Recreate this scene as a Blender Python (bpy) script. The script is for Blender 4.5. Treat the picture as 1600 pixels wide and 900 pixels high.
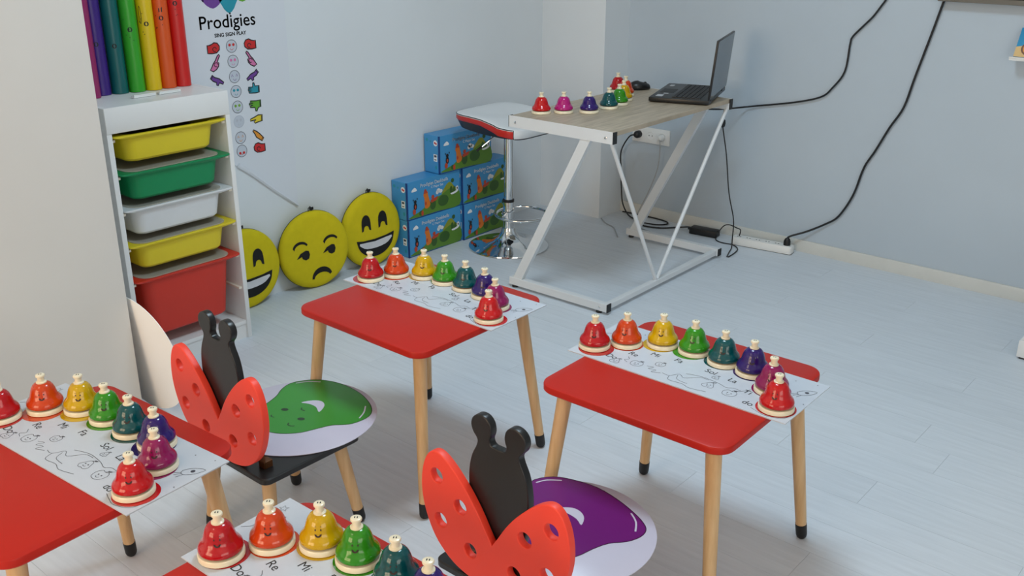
import bpy, bmesh, math, random
from math import sin, cos, pi, radians as rad
from mathutils import Vector, Matrix
from mathutils.geometry import tessellate_polygon
random.seed(7)
for o in list(bpy.data.objects): bpy.data.objects.remove(o)
scene = bpy.context.scene
COL = scene.collection

# ------------------------------------------------------------------ camera
CAM_POS = Vector((3.3128, -4.2929, 1.5407)); YAW, PITCH, ROLL = 2.28224, -0.36986, 0.00117
fw = Vector((cos(PITCH)*cos(YAW), cos(PITCH)*sin(YAW), sin(PITCH)))
rt = fw.cross(Vector((0, 0, 1))).normalized(); upv = rt.cross(fw)
r2 = rt*cos(ROLL)+upv*sin(ROLL); u2 = -rt*sin(ROLL)+upv*cos(ROLL)
cd = bpy.data.cameras.new('camera'); cd.sensor_width = 36; cd.lens = 1538.6*36/1600; cd.clip_start = 0.02
cam = bpy.data.objects.new('camera', cd); COL.objects.link(cam)
cam.matrix_world = Matrix((( r2.x, u2.x, -fw.x, CAM_POS.x), (r2.y, u2.y, -fw.y, CAM_POS.y), (r2.z, u2.z, -fw.z, CAM_POS.z), (0, 0, 0, 1)))
scene.camera = cam

# ------------------------------------------------------------------ light settings
w = bpy.data.worlds.new('world'); scene.world = w; w.use_nodes = True
w.node_tree.nodes['Background'].inputs[0].default_value = (0.75, 0.86, 1.0, 1)
w.node_tree.nodes['Background'].inputs[1].default_value = 0.6
WIN_SIDE = (1.0, 0.94, 0.86, 3.6)       # daylight colour and strength of the panes in the side window
WIN_REAR = (1.0, 0.74, 0.50, 7.5)       # panes of the window behind the camera
CEIL_LAMP = [(0.68, 0.87, 1.0, 28.5), (1.0, 0.80, 0.58, 6.0), (0.70, 0.88, 1.0, 1.5), (1.0, 0.86, 0.70, 1.0)]      # ceiling panels; the second, warm one is added to brighten the chair backs
vs = scene.view_settings
vs.view_transform = 'Standard'; vs.look = 'None'; vs.gamma = 1.0; vs.use_curve_mapping = False
vs.exposure = 0.1

# ------------------------------------------------------------------ materials
def s2l(c):
    c = c/255.0
    return c/12.92 if c <= 0.04045 else ((c+0.055)/1.055)**2.4
def rgb(c): return (s2l(c[0]), s2l(c[1]), s2l(c[2]), 1.0)
MATS = {}
def mat(name, c, rough=0.5, metal=0.0, coat=0.0, var=0.06, scale=12.0, bump=0.0, stretch=(1, 1, 1), c2=None, detail=3.0, trans=0.0, alpha=1.0, spec=0.5):
    m = bpy.data.materials.new(name); m.use_nodes = True
    nt = m.node_tree; n = nt.nodes; l = nt.links; b = n['Principled BSDF']
    b.inputs['Roughness'].default_value = rough; b.inputs['Metallic'].default_value = metal
    b.inputs['Coat Weight'].default_value = coat; b.inputs['Coat Roughness'].default_value = 0.06
    b.inputs['Transmission Weight'].default_value = trans; b.inputs['Alpha'].default_value = alpha
    b.inputs['Specular IOR Level'].default_value = spec
    tc = n.new('ShaderNodeTexCoord'); mp = n.new('ShaderNodeMapping'); mp.inputs['Scale'].default_value = stretch
    nz = n.new('ShaderNodeTexNoise'); nz.inputs['Scale'].default_value = scale; nz.inputs['Detail'].default_value = detail
    mx = n.new('ShaderNodeMix'); mx.data_type = 'RGBA'
    A = rgb(c); B = rgb(c2) if c2 else tuple(v*(1-var*2) for v in A[:3])+(1,)
    mx.inputs['A'].default_value = B; mx.inputs['B'].default_value = A
    cr = n.new('ShaderNodeMapRange'); cr.inputs['From Min'].default_value = 0.3; cr.inputs['From Max'].default_value = 0.7
    l.new(tc.outputs['Object'], mp.inputs['Vector']); l.new(mp.outputs['Vector'], nz.inputs['Vector'])
    l.new(nz.outputs['Fac'], cr.inputs['Value']); l.new(cr.outputs['Result'], mx.inputs['Factor'])
    l.new(mx.outputs['Result'], b.inputs['Base Color'])
    if bump:
        bp = n.new('ShaderNodeBump'); bp.inputs['Strength'].default_value = bump; bp.inputs['Distance'].default_value = 0.002
        l.new(nz.outputs['Fac'], bp.inputs['Height']); l.new(bp.outputs['Normal'], b.inputs['Normal'])
    MATS[name] = m
    return m
def emit(name, c):
    m = bpy.data.materials.new(name); m.use_nodes = True
    nt = m.node_tree; nt.nodes.clear()
    e = nt.nodes.new('ShaderNodeEmission'); o = nt.nodes.new('ShaderNodeOutputMaterial')
    e.inputs[0].default_value = (c[0], c[1], c[2], 1); e.inputs[1].default_value = c[3]
    nt.links.new(e.outputs[0], o.inputs[0])
    return m

M_WALL = mat('wall_paint', (221, 227, 231), 0.55, var=0.015, scale=3, bump=0.05)
M_WALL_R = mat('wall_paint_blue_grey', (184, 197, 208), 0.55, var=0.015, scale=3, bump=0.05)
M_PILLAR = mat('pillar_paint', (210, 210, 207), 0.6, var=0.02, scale=2.5, bump=0.05)
M_CEIL = mat('ceiling_paint', (235, 235, 232), 0.8, var=0.01)
M_TRIM = mat('trim_white', (206, 208, 204), 0.45, var=0.02)
M_PLANK = [mat('plank_laminate_%d' % i, c, 0.38, var=0.05, scale=5, stretch=(1.2, 14, 1), c2=c2, detail=6, bump=0.03)
           for i, (c, c2) in enumerate([((214, 222, 230), (205, 213, 221)), ((212, 220, 228), (203, 211, 219)), ((215, 223, 231), (206, 214, 222))])]
M_GAP = mat('plank_gap', (176, 180, 183), 0.8)
M_RED = mat('red_lacquer', (185, 34, 22), 0.40, var=0.02, scale=6, bump=0.02, spec=0.25)
M_LADY = mat('ladybird_red', (246, 68, 46), 0.45, var=0.02, scale=8)
M_HOLE = M_LADY
M_BLACK = mat('black_lacquer', (24, 24, 25), 0.33, var=0.05)
M_SOCK = mat('black_rubber', (18, 18, 19), 0.5, var=0.05)
M_WOOD = mat('beech_leg', (222, 186, 138), 0.42, var=0.1, scale=7, stretch=(9, 9, 0.8), c2=(200, 158, 108), detail=5, coat=0.2)
M_CARD = mat('white_card', (197, 204, 214), 0.32, var=0.01, scale=4)
M_INK = mat('black_ink', (28, 28, 30), 0.6)
M_LINE = mat('grey_ink', (70, 70, 80), 0.6)
M_CREAM = mat('cream_plastic', (238, 228, 200), 0.28, var=0.02, coat=0.3)
M_BRASS = mat('bell_inner', (110, 70, 40), 0.35, metal=0.6)
BELL = {'red': (198, 14, 26), 'orange': (222, 70, 16), 'yellow': (222, 178, 4), 'green': (52, 152, 22), 'teal': (0, 84, 88),
        'violet': (48, 22, 112), 'magenta': (152, 20, 92), 'scarlet': (212, 16, 22), 'pink': (196, 30, 130)}
M_BELL = {k: mat('bell_'+k, tuple(v*0.9 for v in c), 0.16, coat=0.45, var=0.02, spec=0.3) for k, c in BELL.items()}
M_WHITE = mat('white_melamine', (232, 233, 232), 0.4, var=0.01)
M_INNER = mat('runner_plastic', (235, 228, 212), 0.5, var=0.01)
M_BIN = {'yellow': mat('bin_yellow', (226, 206, 38), 0.4, var=0.02), 'green': mat('bin_green', (6, 138, 82), 0.4, var=0.02),
         'white': mat('bin_white', (222, 225, 228), 0.4, var=0.02), 'red': mat('bin_red', (208, 52, 34), 0.42, var=0.02)}
M_LID = mat('frosted_lid', (206, 200, 186), 0.3, var=0.02, alpha=0.55)
M_DARK = mat('bin_contents', (70, 55, 40), 0.8, var=0.2, scale=30)  # dark brown fill inside the lidless bin
M_STEEL = mat('white_powder_coat', (222, 226, 229), 0.35, var=0.01)
M_CHROME = mat('chrome', (225, 228, 230), 0.07, metal=1.0, var=0.01)
M_OAK = mat('grey_oak', (196, 180, 158), 0.45, var=0.1, scale=6, stretch=(14, 1.2, 1), c2=(160, 146, 126), detail=7, bump=0.05)
M_LAPTOP = mat('laptop_black', (24, 25, 27), 0.35, var=0.05)
M_LID_BACK = mat('laptop_lid', (74, 82, 90), 0.25, var=0.02, coat=0.3)
M_KEY = mat('key_black', (12, 12, 13), 0.5)
M_STICKER = mat('sticker_grey', (190, 192, 196), 0.4, var=0.05)
M_SEATW = mat('white_vinyl', (228, 232, 235), 0.35, var=0.01, coat=0.2)
M_SEATR = mat('red_vinyl', (196, 30, 22), 0.35, coat=0.2)
M_SEATB = mat('navy_vinyl', (22, 26, 38), 0.4, coat=0.2)
M_EMOJI = mat('yellow_plush', (212, 194, 28), 0.8, var=0.03, scale=40, bump=0.15, spec=0.2)
M_FELT = mat('black_felt', (16, 16, 16), 0.85)
M_TOOTH = mat('white_felt', (222, 222, 226), 0.8)
M_CABLE = mat('black_cable', (16, 17, 19), 0.45)
M_GCABLE = mat('grey_cable', (168, 172, 175), 0.45)
M_PLASTIC = mat('white_plastic', (230, 231, 229), 0.35, var=0.01)
M_SLOT = mat('socket_shadow', (96, 98, 100), 0.6)
M_BOXB = mat('box_blue', (66, 150, 206), 0.4, var=0.03, scale=5)
M_BOXS = mat('box_blue_side', (46, 122, 180), 0.4, var=0.03, scale=5)
M_BOXE = mat('box_edge_navy', (18, 60, 130), 0.5)
PR = {'white': (238, 240, 242), 'leaf': (88, 134, 40), 'dleaf': (52, 92, 34), 'olive': (140, 150, 40), 'orange': (222, 120, 34), 'rust': (190, 70, 40),
      'grey': (190, 195, 205), 'redp': (206, 40, 40), 'pinkp': (214, 120, 170), 'purp': (112, 66, 150), 'tealp': (40, 150, 170), 'greenp': (100, 170, 50),
      'yellp': (226, 204, 50), 'orap': (228, 150, 44), 'lime': (120, 170, 60), 'blue': (60, 160, 210), 'brown': (120, 70, 30), 'tan': (222, 186, 120), 'sky': (52, 150, 200)}
M_PR = {k: mat('print_'+k, c, 0.4, var=0.02) for k, c in PR.items()}
M_POSTER = mat('poster_paper', (219, 224, 231), 0.35, var=0.01, scale=3)
M_LILAC = mat('disc_lilac', (206, 204, 222), 0.30, var=0.01, spec=0.3)
M_PEAR = mat('disc_green', (62, 150, 56), 0.28, var=0.03, scale=3, spec=0.35)
M_PLUM = mat('disc_purple', (112, 30, 118), 0.28, var=0.03, scale=3, spec=0.35)
M_PEARL = mat('disc_dark_green', (24, 60, 26), 0.3)
M_PLUML = mat('disc_dark_purple', (52, 8, 52), 0.3)
M_DISCW = mat('disc_white_back', (250, 250, 250), 0.5, var=0.005)
M_TUBE = {'magenta': (150, 32, 96), 'purple': (58, 26, 122), 'teal': (0, 92, 92), 'green': (48, 160, 34), 'yellow': (224, 190, 10), 'orange': (220, 84, 20), 'red': (206, 26, 22)}
M_TUBE = {k: mat('tube_'+k, c, 0.3, coat=0.2, var=0.02) for k, c in M_TUBE.items()}
M_BEZEL = mat('screen_bezel', (120, 114, 104), 0.4)

# ------------------------------------------------------------------ mesh helpers
class G:
    def __init__(s): s.v = []; s.f = []
    def add(s, vs, fs):
        k = len(s.v); s.v += [tuple(p) for p in vs]; s.f += [tuple(i+k for i in f) for f in fs]; return s
    def box(s, x0, x1, y0, y1, z0, z1, xf=None):
        vs = [Vector((x, y, z)) for z in (z0, z1) for y in (y0, y1) for x in (x0, x1)]
        if xf: vs = [xf @ p for p in vs]
        return s.add(vs, [(0, 2, 3, 1), (4, 5, 7, 6), (0, 1, 5, 4), (2, 6, 7, 3), (0, 4, 6, 2), (1, 3, 7, 5)])
    def loft(s, loops, cap0=True, cap1=True, closed=True, xf=None):
        n = len(loops[0]); vs = [Vector(p) for L in loops for p in L]
        if xf: vs = [xf @ p for p in vs]
        fs = []
        for k in range(len(loops)-1):
            for i in range(n if closed else n-1):
                j = (i+1) % n
                fs.append((k*n+i, k*n+j, (k+1)*n+j, (k+1)*n+i))
        if cap0: fs.append(tuple(reversed(range(n))))
        if cap1: fs.append(tuple((len(loops)-1)*n+i for i in range(n)))
        return s.add(vs, fs)
    def lathe(s, prof, seg=32, cap0=True, cap1=True, xf=None):
        return s.loft([[(r*cos(2*pi*i/seg), r*sin(2*pi*i/seg), z) for i in range(seg)] for r, z in prof], cap0, cap1, True, xf)
    def tube(s, pts, r, seg=8, closed=False, r1=None):
        P = [Vector(p) for p in pts]; n = len(P); loops = []; prev = None
        for i in range(n):
            if closed: t = (P[(i+1) % n]-P[i-1])
            else: t = P[min(i+1, n-1)]-P[max(i-1, 0)]
            t.normalize()
            if prev is None:
                a = Vector((0, 0, 1)) if abs(t.z) < 0.9 else Vector((1, 0, 0))
                u = t.cross(a).normalized()
            else:
                u = (prev-t*prev.dot(t)).normalized()
            prev = u; vv = t.cross(u)
            rr = r if r1 is None else r+(r1-r)*i/(n-1)
            loops.append([P[i]+u*rr*cos(2*pi*k/seg)+vv*rr*sin(2*pi*k/seg) for k in range(seg)])
        if closed: loops.append(loops[0])
        return s.loft(loops, not closed, not closed)
    def poly(s, loops, fn):            # flat filled polygon(s); first loop outer, rest holes; fn(u,v)->point
        L = [[Vector((p[0], p[1], 0)) for p in lp] for lp in loops]
        tr = tessellate_polygon(L); flat = [p for lp in L for p in lp]
        out = []
        for t in tr:
            a, b, c = (flat[i] for i in t)
            if (b-a).cross(c-a).z < 0: t = (t[0], t[2], t[1])
            out.append(tuple(t))
        return s.add([fn(p.x, p.y) for p in flat], out)
    def ribbon(s, pts, wd, fn, closed=False):
        P = [Vector((p[0], p[1])) for p in pts]; n = len(P); vs = []; fs = []
        for i in range(n):
            t = (P[(i+1) % n]-P[i-1]) if closed else P[min(i+1, n-1)]-P[max(i-1, 0)]
            if t.length < 1e-9: t = Vector((1, 0))
            t.normalize(); nn = Vector((-t.y, t.x))*wd/2
            vs += [fn(*(P[i]-nn)), fn(*(P[i]+nn))]
        for i in range(n if closed else n-1):
            j = (i+1) % n
            fs.append((2*i, 2*j, 2*j+1, 2*i+1))
        return s.add(vs, fs)
    def mesh(s, name, m, ang=40, bevel=0, bseg=2):
        me = bpy.data.meshes.new(name); me.from_pydata(s.v, [], s.f)
        if bevel:
            bm = bmesh.new(); bm.from_mesh(me)
            es = [e for e in bm.edges if len(e.link_faces) == 2 and e.calc_face_angle(0) > rad(35)]
            bmesh.ops.bevel(bm, geom=es, offset=bevel, segments=bseg, affect='EDGES', profile=0.5)
            bm.to_mesh(me); bm.free()
        me.validate()
        if ang:
            for p in me.polygons: p.use_smooth = True
            me.set_sharp_from_angle(angle=rad(ang))
        me.materials.append(m)
        return me
def obj(name, me, parent=None, loc=None, rot=None):
    o = bpy.data.objects.new(name, me); COL.objects.link(o)
    if parent: o.parent = parent
    if loc: o.location = loc
    if rot: o.rotation_euler = rot
    return o
def part(name, g, m, parent, ang=40, bevel=0, bseg=2, **k): return obj(name, g.mesh(name, m, ang, bevel, bseg), parent, **k)
def tag(o, label, cat, group=None):
    o['label'] = label; o['category'] = cat
    if group: o['group'] = group
    return o
def thing(name, label, cat, loc=(0, 0, 0), rz=0.0, group=None):
    o = bpy.data.objects.new(name, None); o.empty_display_size = 0.05; COL.objects.link(o)
    o.location = loc; o.rotation_euler = (0, 0, rz)
    return tag(o, label, cat, group)
def struct(name, g, m, parent=None, label=None, **k):
    o = part(name, g, m, parent, **k)
    if not parent: o['kind'] = 'structure'
    if label: o['label'] = label
    return o
def rrect(hx, hy, r, z, n=6, cx=0, cy=0):
    out = []
    for k, (sx, sy) in enumerate(((1, 1), (-1, 1), (-1, -1), (1, -1))):
        for i in range(n+1):
            a = pi/2*(k+i/n); out.append((cx+sx*(hx-r)+r*cos(a), cy+sy*(hy-r)+r*sin(a), z))
    return out
def circ(cx, cy, r, n=24, ry=None, rot=0.0):
    ry = r if ry is None else ry; o = []
    for i in range(n):
        a = 2*pi*i/n; x, y = r*cos(a), ry*sin(a)
        o.append((cx+x*cos(rot)-y*sin(rot), cy+x*sin(rot)+y*cos(rot)))
    return o
def arc(cx, cy, r, a0, a1, n=10, ry=None):
    ry = r if ry is None else ry
    return [(cx+r*cos(rad(a0+(a1-a0)*i/n)), cy+ry*sin(rad(a0+(a1-a0)*i/n))) for i in range(n+1)]
def smooth2(pts, n=4, closed=False):      # Catmull-Rom through points of any dimension
    P = [Vector(p) for p in pts]; m = len(P); out = []
    for i in range(m if closed else m-1):
        p1, p2 = P[i], P[(i+1) % m]
        p0 = P[i-1] if (closed or i > 0) else p1
        p3 = P[(i+2) % m] if (closed or i < m-2) else p2
        for k in range(n):
            t = k/n
            out.append(0.5*((2*p1)+(p2-p0)*t+(2*p0-5*p1+4*p2-p3)*t*t+(3*p1-p0-3*p2+p3)*t**3))
    if not closed: out.append(P[-1])
    return [tuple(p) for p in out]
def text_polys(body, size):               # lettering as flat triangles (u, v)
    cu = bpy.data.curves.new('lettering', 'FONT'); cu.body = body; cu.size = size
    cu.align_x = 'CENTER'; cu.align_y = 'CENTER'; cu.resolution_u = 3
    ob = bpy.data.objects.new('lettering', cu)
    me = bpy.data.meshes.new_from_object(ob)
    v = [(p.co.x, p.co.y) for p in me.vertices]; f = [tuple(p.vertices) for p in me.polygons]
    bpy.data.objects.remove(ob); bpy.data.meshes.remove(me); bpy.data.curves.remove(cu)
    return v, f
def add_text(g, body, size, cu, cv, fn, rot=0.0, bold=0.0):
    v, f = text_polys(body, size)
    offs = [(0, 0)] if not bold else [(0, 0), (bold, 0), (0, bold), (-bold, 0), (0, -bold)]
    for k, (dx, dy) in enumerate(offs):
        g.add([fn(cu+(x+dx)*cos(rot)-(y+dy)*sin(rot), cv+(x+dx)*sin(rot)+(y+dy)*cos(rot)) for x, y in v], f)
    return g
def curve_solid(name, loops, depth, bev, m):      # thick board cut to an outline, edges eased, lying in local XY
    cu = bpy.data.curves.new(name, 'CURVE'); cu.dimensions = '2D'; cu.fill_mode = 'BOTH'
    cu.extrude = depth/2-bev; cu.bevel_depth = bev; cu.bevel_resolution = 2; cu.offset = -bev
    for lp in loops:
        sp = cu.splines.new('POLY'); sp.points.add(len(lp)-1); sp.use_cyclic_u = True
        for p, q in zip(sp.points, lp): p.co = (q[0], q[1], 0, 1)
    ob = bpy.data.objects.new(name, cu); me = bpy.data.meshes.new_from_object(ob); me.name = name
    bpy.data.objects.remove(ob); bpy.data.curves.remove(cu)
    for p in me.polygons: p.use_smooth = True
    me.set_sharp_from_angle(angle=rad(40)); me.materials.clear(); me.materials.append(m)
    return me

# ------------------------------------------------------------------ the room
RX, RY, RZ = 6.0, -7.0, 2.8
floor = struct('floor', G().box(-0.1, RX+0.1, RY-0.1, 0.1, -0.12, -0.010), M_GAP, ang=0)
PWID, PLEN = 0.1467, 1.28
plank_meshes = {}
row = 0; y = 0.0
while y > -5.2:
    y1 = y-PWID; off = {0: 0.0, 1: 0.43, 2: 0.86}[row % 3]
    xs = [0.0]; x = 2.517-PLEN*3+off*1.0+(0.106 if row == 11 else 0.0)
    if row == 12: x = 2.517-PLEN*3
    if row == 10: x = 2.6225-PLEN*3
    while x < 4.6:
        if x > 0.05: xs.append(x)
        x += PLEN
    xs.append(4.6)
    for a, b in zip(xs, xs[1:]):
        L = round(b-a, 3); k = random.randrange(3)
        if (L, k) not in plank_meshes:
            g = G().box(0.0003, L-0.0003, -PWID+0.0003, -0.0003, -0.0095, 0)
            plank_meshes[(L, k)] = g.mesh('plank', M_PLANK[k], 0)
        obj('plank', plank_meshes[(L, k)], floor, loc=(a, y, 0))
    y = y1; row += 1
part('far_floor', G().box(4.6, RX, -5.28, 0, -0.0095, 0).box(0, RX, RY, -5.28, -0.0095, 0), M_PLANK[0], floor, ang=0)

struct('wall_left', G().box(-0.1, 0, RY, 0, 0, RZ), M_WALL, ang=0)
struct('wall_right', G().box(-0.1, RX, 0, 0.1, 0, RZ), M_WALL_R, ang=0)
struct('wall_corner_column', G().box(0.0, 0.3987, -0.2106, -0.0, 0, RZ), M_WALL, ang=0)
struct('wall_pillar', G().box(0.0, 0.573, -3.34, -2.9345, 0, RZ), M_PILLAR, ang=0)
struct('ceiling', G().box(-0.1, RX+0.1, RY-0.1, 0.1, RZ, RZ+0.1), M_CEIL, ang=0)
struct('baseboard_right', G().loft([[(x, yy, zz) for yy, zz in ((0, 0), (-0.014, 0), (-0.014, 0.045), (-0.009, 0.056), (0, 0.056))] for x in (0.3987, RX)]), M_TRIM, ang=30)
# walls with window openings on the sides the photograph does not show
def wall_with_hole(name, a0, a1, h0, h1, s0, s1, fn):
    g = G()
    for u0, u1, v0, v1 in ((a0, s0, 0, RZ), (s1, a1, 0, RZ), (s0, s1, 0, h0), (s0, s1, h1, RZ)):
        vs = [fn(u, v, d) for v in (v0, v1) for d in (0, 0.12) for u in (u0, u1)]
        g.add(vs, [(0, 2, 3, 1), (4, 5, 7, 6), (0, 1, 5, 4), (2, 6, 7, 3), (0, 4, 6, 2), (1, 3, 7, 5)])
    return struct(name, g, M_WALL, ang=0)
def window(name, s0, s1, h0, h1, cols, rows, fn, em):
    fr = G(); t = 0.05
    def bar(u0, u1, v0, v1, d0, d1):
        vs = [fn(u, v, d) for v in (v0, v1) for d in (d0, d1) for u in (u0, u1)]
        fr.add(vs, [(0, 2, 3, 1), (4, 5, 7, 6), (0, 1, 5, 4), (2, 6, 7, 3), (0, 4, 6, 2), (1, 3, 7, 5)])
    for i in range(cols+1):
        u = s0+(s1-s0)*i/cols; bar(max(s0, u-t), min(s1, u+t), h0, h1, 0.02, 0.08)
    for j in range(rows+1):
        v = h0+(h1-h0)*j/rows; bar(s0, s1, max(h0, v-t), min(h1, v+t), 0.02, 0.08)
    wn = struct(name, fr, M_PLASTIC, ang=0)
    em_m = emit('daylight_pane', em)
    for i in range(cols):
        for j in range(rows):
            u0 = s0+(s1-s0)*i/cols+t; u1 = s0+(s1-s0)*(i+1)/cols-t; v0 = h0+(h1-h0)*j/rows+t; v1 = h0+(h1-h0)*(j+1)/rows-t
            q = [fn(u0, v0, 0.05), fn(u1, v0, 0.05), fn(u1, v1, 0.05), fn(u0, v1, 0.05)]
            obj('pane', G().add(q, [(0, 1, 2, 3)]).mesh('pane', em_m, 0), wn)
fS = lambda u, v, d: (RX+d, u, v)
fR = lambda u, v, d: (u, RY-d, v)
wall_with_hole('wall_front', RY, 0, 0.8, 2.4, -6.2, -3.4, fS)
window('window_1', -6.2, -3.4, 0.8, 2.4, 3, 1, fS, WIN_SIDE)
wall_with_hole('wall_back', 0, RX, 0.7, 2.4, 0.8, 2.8, fR)
window('window_2', 0.8, 2.8, 0.7, 2.4, 2, 2, fR, WIN_REAR)
for i, (x, y) in enumerate([(1.9, -2.2), (1.6, -4.9), (4.3, -1.7), (4.4, -4.9)]):
    lamp_m = emit('lamp_diffuser', CEIL_LAMP[i])
    t = thing('ceiling_light', ['square ceiling panel lamp above the steel desk side', 'square ceiling panel lamp above the small red tables', 'square ceiling panel lamp near the side window', 'square ceiling panel lamp behind the viewer'][i], 'lamp', (x, y, RZ), group='ceiling panel lamps')
    g = G()
    for a, b, c, d in ((-0.32, 0.32, -0.32, -0.3), (-0.32, 0.32, 0.3, 0.32), (-0.32, -0.3, -0.3, 0.3), (0.3, 0.32, -0.3, 0.3)): g.box(a, b, c, d, -0.03, 0)
    part('frame', g, M_PLASTIC, t, ang=0)
    obj('diffuser', G().add([(-0.3, -0.3, -0.02), (-0.3, 0.3, -0.02), (0.3, 0.3, -0.02), (0.3, -0.3, -0.02)], [(0, 1, 2, 3)]).mesh('diffuser', lamp_m, 0), t)

# ------------------------------------------------------------------ children's tables
TH = 0.487
def top_mesh(hx, hy):
    r = 0.045; L = []
    for dz, ins in ((-0.020, 0.003), (-0.0165, 0.0), (-0.004, 0.0), (-0.0012, 0.0012), (0, 0.004)):
        L.append(rrect(hx-ins, hy-ins, r-ins*0.5, dz, 8))
    return G().loft(L)
TBL_TOP = top_mesh(0.25, 0.255).mesh('tabletop', M_RED, 30)
def leg_meshes(name, top, foot, rt_, rb, sock):
    T, F = Vector(top), Vector(foot); d = (T-F).normalized(); L = (T-F).length
    q = Vector((0, 0, 1)).rotation_difference(d).to_matrix().to_4x4(); xf = Matrix.Translation(F) @ q
    rs = rb+(rt_-rb)*sock/L
    wood = G().lathe([(rs, sock), (rt_, L)], 20, xf=xf).mesh(name, M_WOOD, 40)
    k = rb/0.0135
    sk = G().lathe([(0.004*k, 0.0), (0.009*k, 0.0015), (0.0125*k, 0.006), (rb+0.0006, 0.013), (rs+0.0008, sock), (rs-0.001, sock+0.0005)], 20, xf=xf).mesh('foot_cap', M_SOCK, 40)
    return wood, sk
def table_leg_set(hx, hy, inset, footout, top, rt_, rb, sock):
    o = []
    for sx in (-1, 1):
        for sy in (-1, 1):
            o.append(leg_meshes('leg', (sx*(hx-inset), sy*(hy-inset), top), (sx*(hx-footout), sy*(hy-footout), 0.0), rt_, rb, sock))
    return o
TBL_LEGS = table_leg_set(0.25, 0.255, 0.052, 0.006, TH-0.0195, 0.0185, 0.0138, 0.045)
TABLES = {
    't1': (1.418, -2.490, 0.003, 'small red kids table beside the yellow cushions, behind the green-printed seat'),
    't2': (2.232, -2.408, 0.018, 'small red kids table on the right, in front of the purple-printed seat'),
    't3': (1.474, -3.572, 0.066, 'small red kids table cut off by the left edge, beside the white pillar'),
    't4': (2.216, -3.578, 0.020, 'small red kids table cut off by the bottom edge, nearest the viewer')}
for k, (x, y, a, lab) in TABLES.items():
    t = thing('kids_table', lab, 'table', (x, y, 0), a, 'small red kids tables')
    obj('tabletop', TBL_TOP, t, loc=(0, 0, TH))
    for wmesh, smesh in TBL_LEGS:
        lg = obj('leg', wmesh, t); obj('foot_cap', smesh, lg)

# ------------------------------------------------------------------ music mats with prints
MW, MD = 0.594, 0.236
NOM = [(0.050, 0.054), (0.092, 0.128), (0.163, 0.178), (0.245, 0.190), (0.335, 0.190), (0.420, 0.182), (0.496, 0.130), (0.545, 0.054)]
WORDS = [('Do', 0.108, 0.040), ('Re', 0.143, 0.086), ('Mi', 0.187, 0.118), ('Fa', 0.250, 0.126), ('Sol', 0.342, 0.122), ('La', 0.405, 0.114), ('Ti', 0.460, 0.082), ('do', 0.486, 0.034)]
CIRC = ['redp', 'rust', 'yellp', 'greenp', 'tealp', 'purp', 'pinkp', 'redp']
fm = lambda z: (lambda u, v: (u, v, z))
sheet_m = G().box(0, MW, 0, MD, 0, 0.0026).mesh('sheet', M_CARD, 0)
circ_m = [G().poly([circ(0, 0, 0.0455, 36)], fm(0.0029)).mesh('printed_circle', M_BELL[c], 0) for c in ('red', 'orange', 'yellow', 'green', 'teal', 'violet', 'magenta', 'scarlet')]
word_m = [add_text(G(), wd, 0.026, 0, 0, fm(0.0029), 0).mesh('printed_word', M_INK, 0) for wd, a, b in WORDS]
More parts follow.
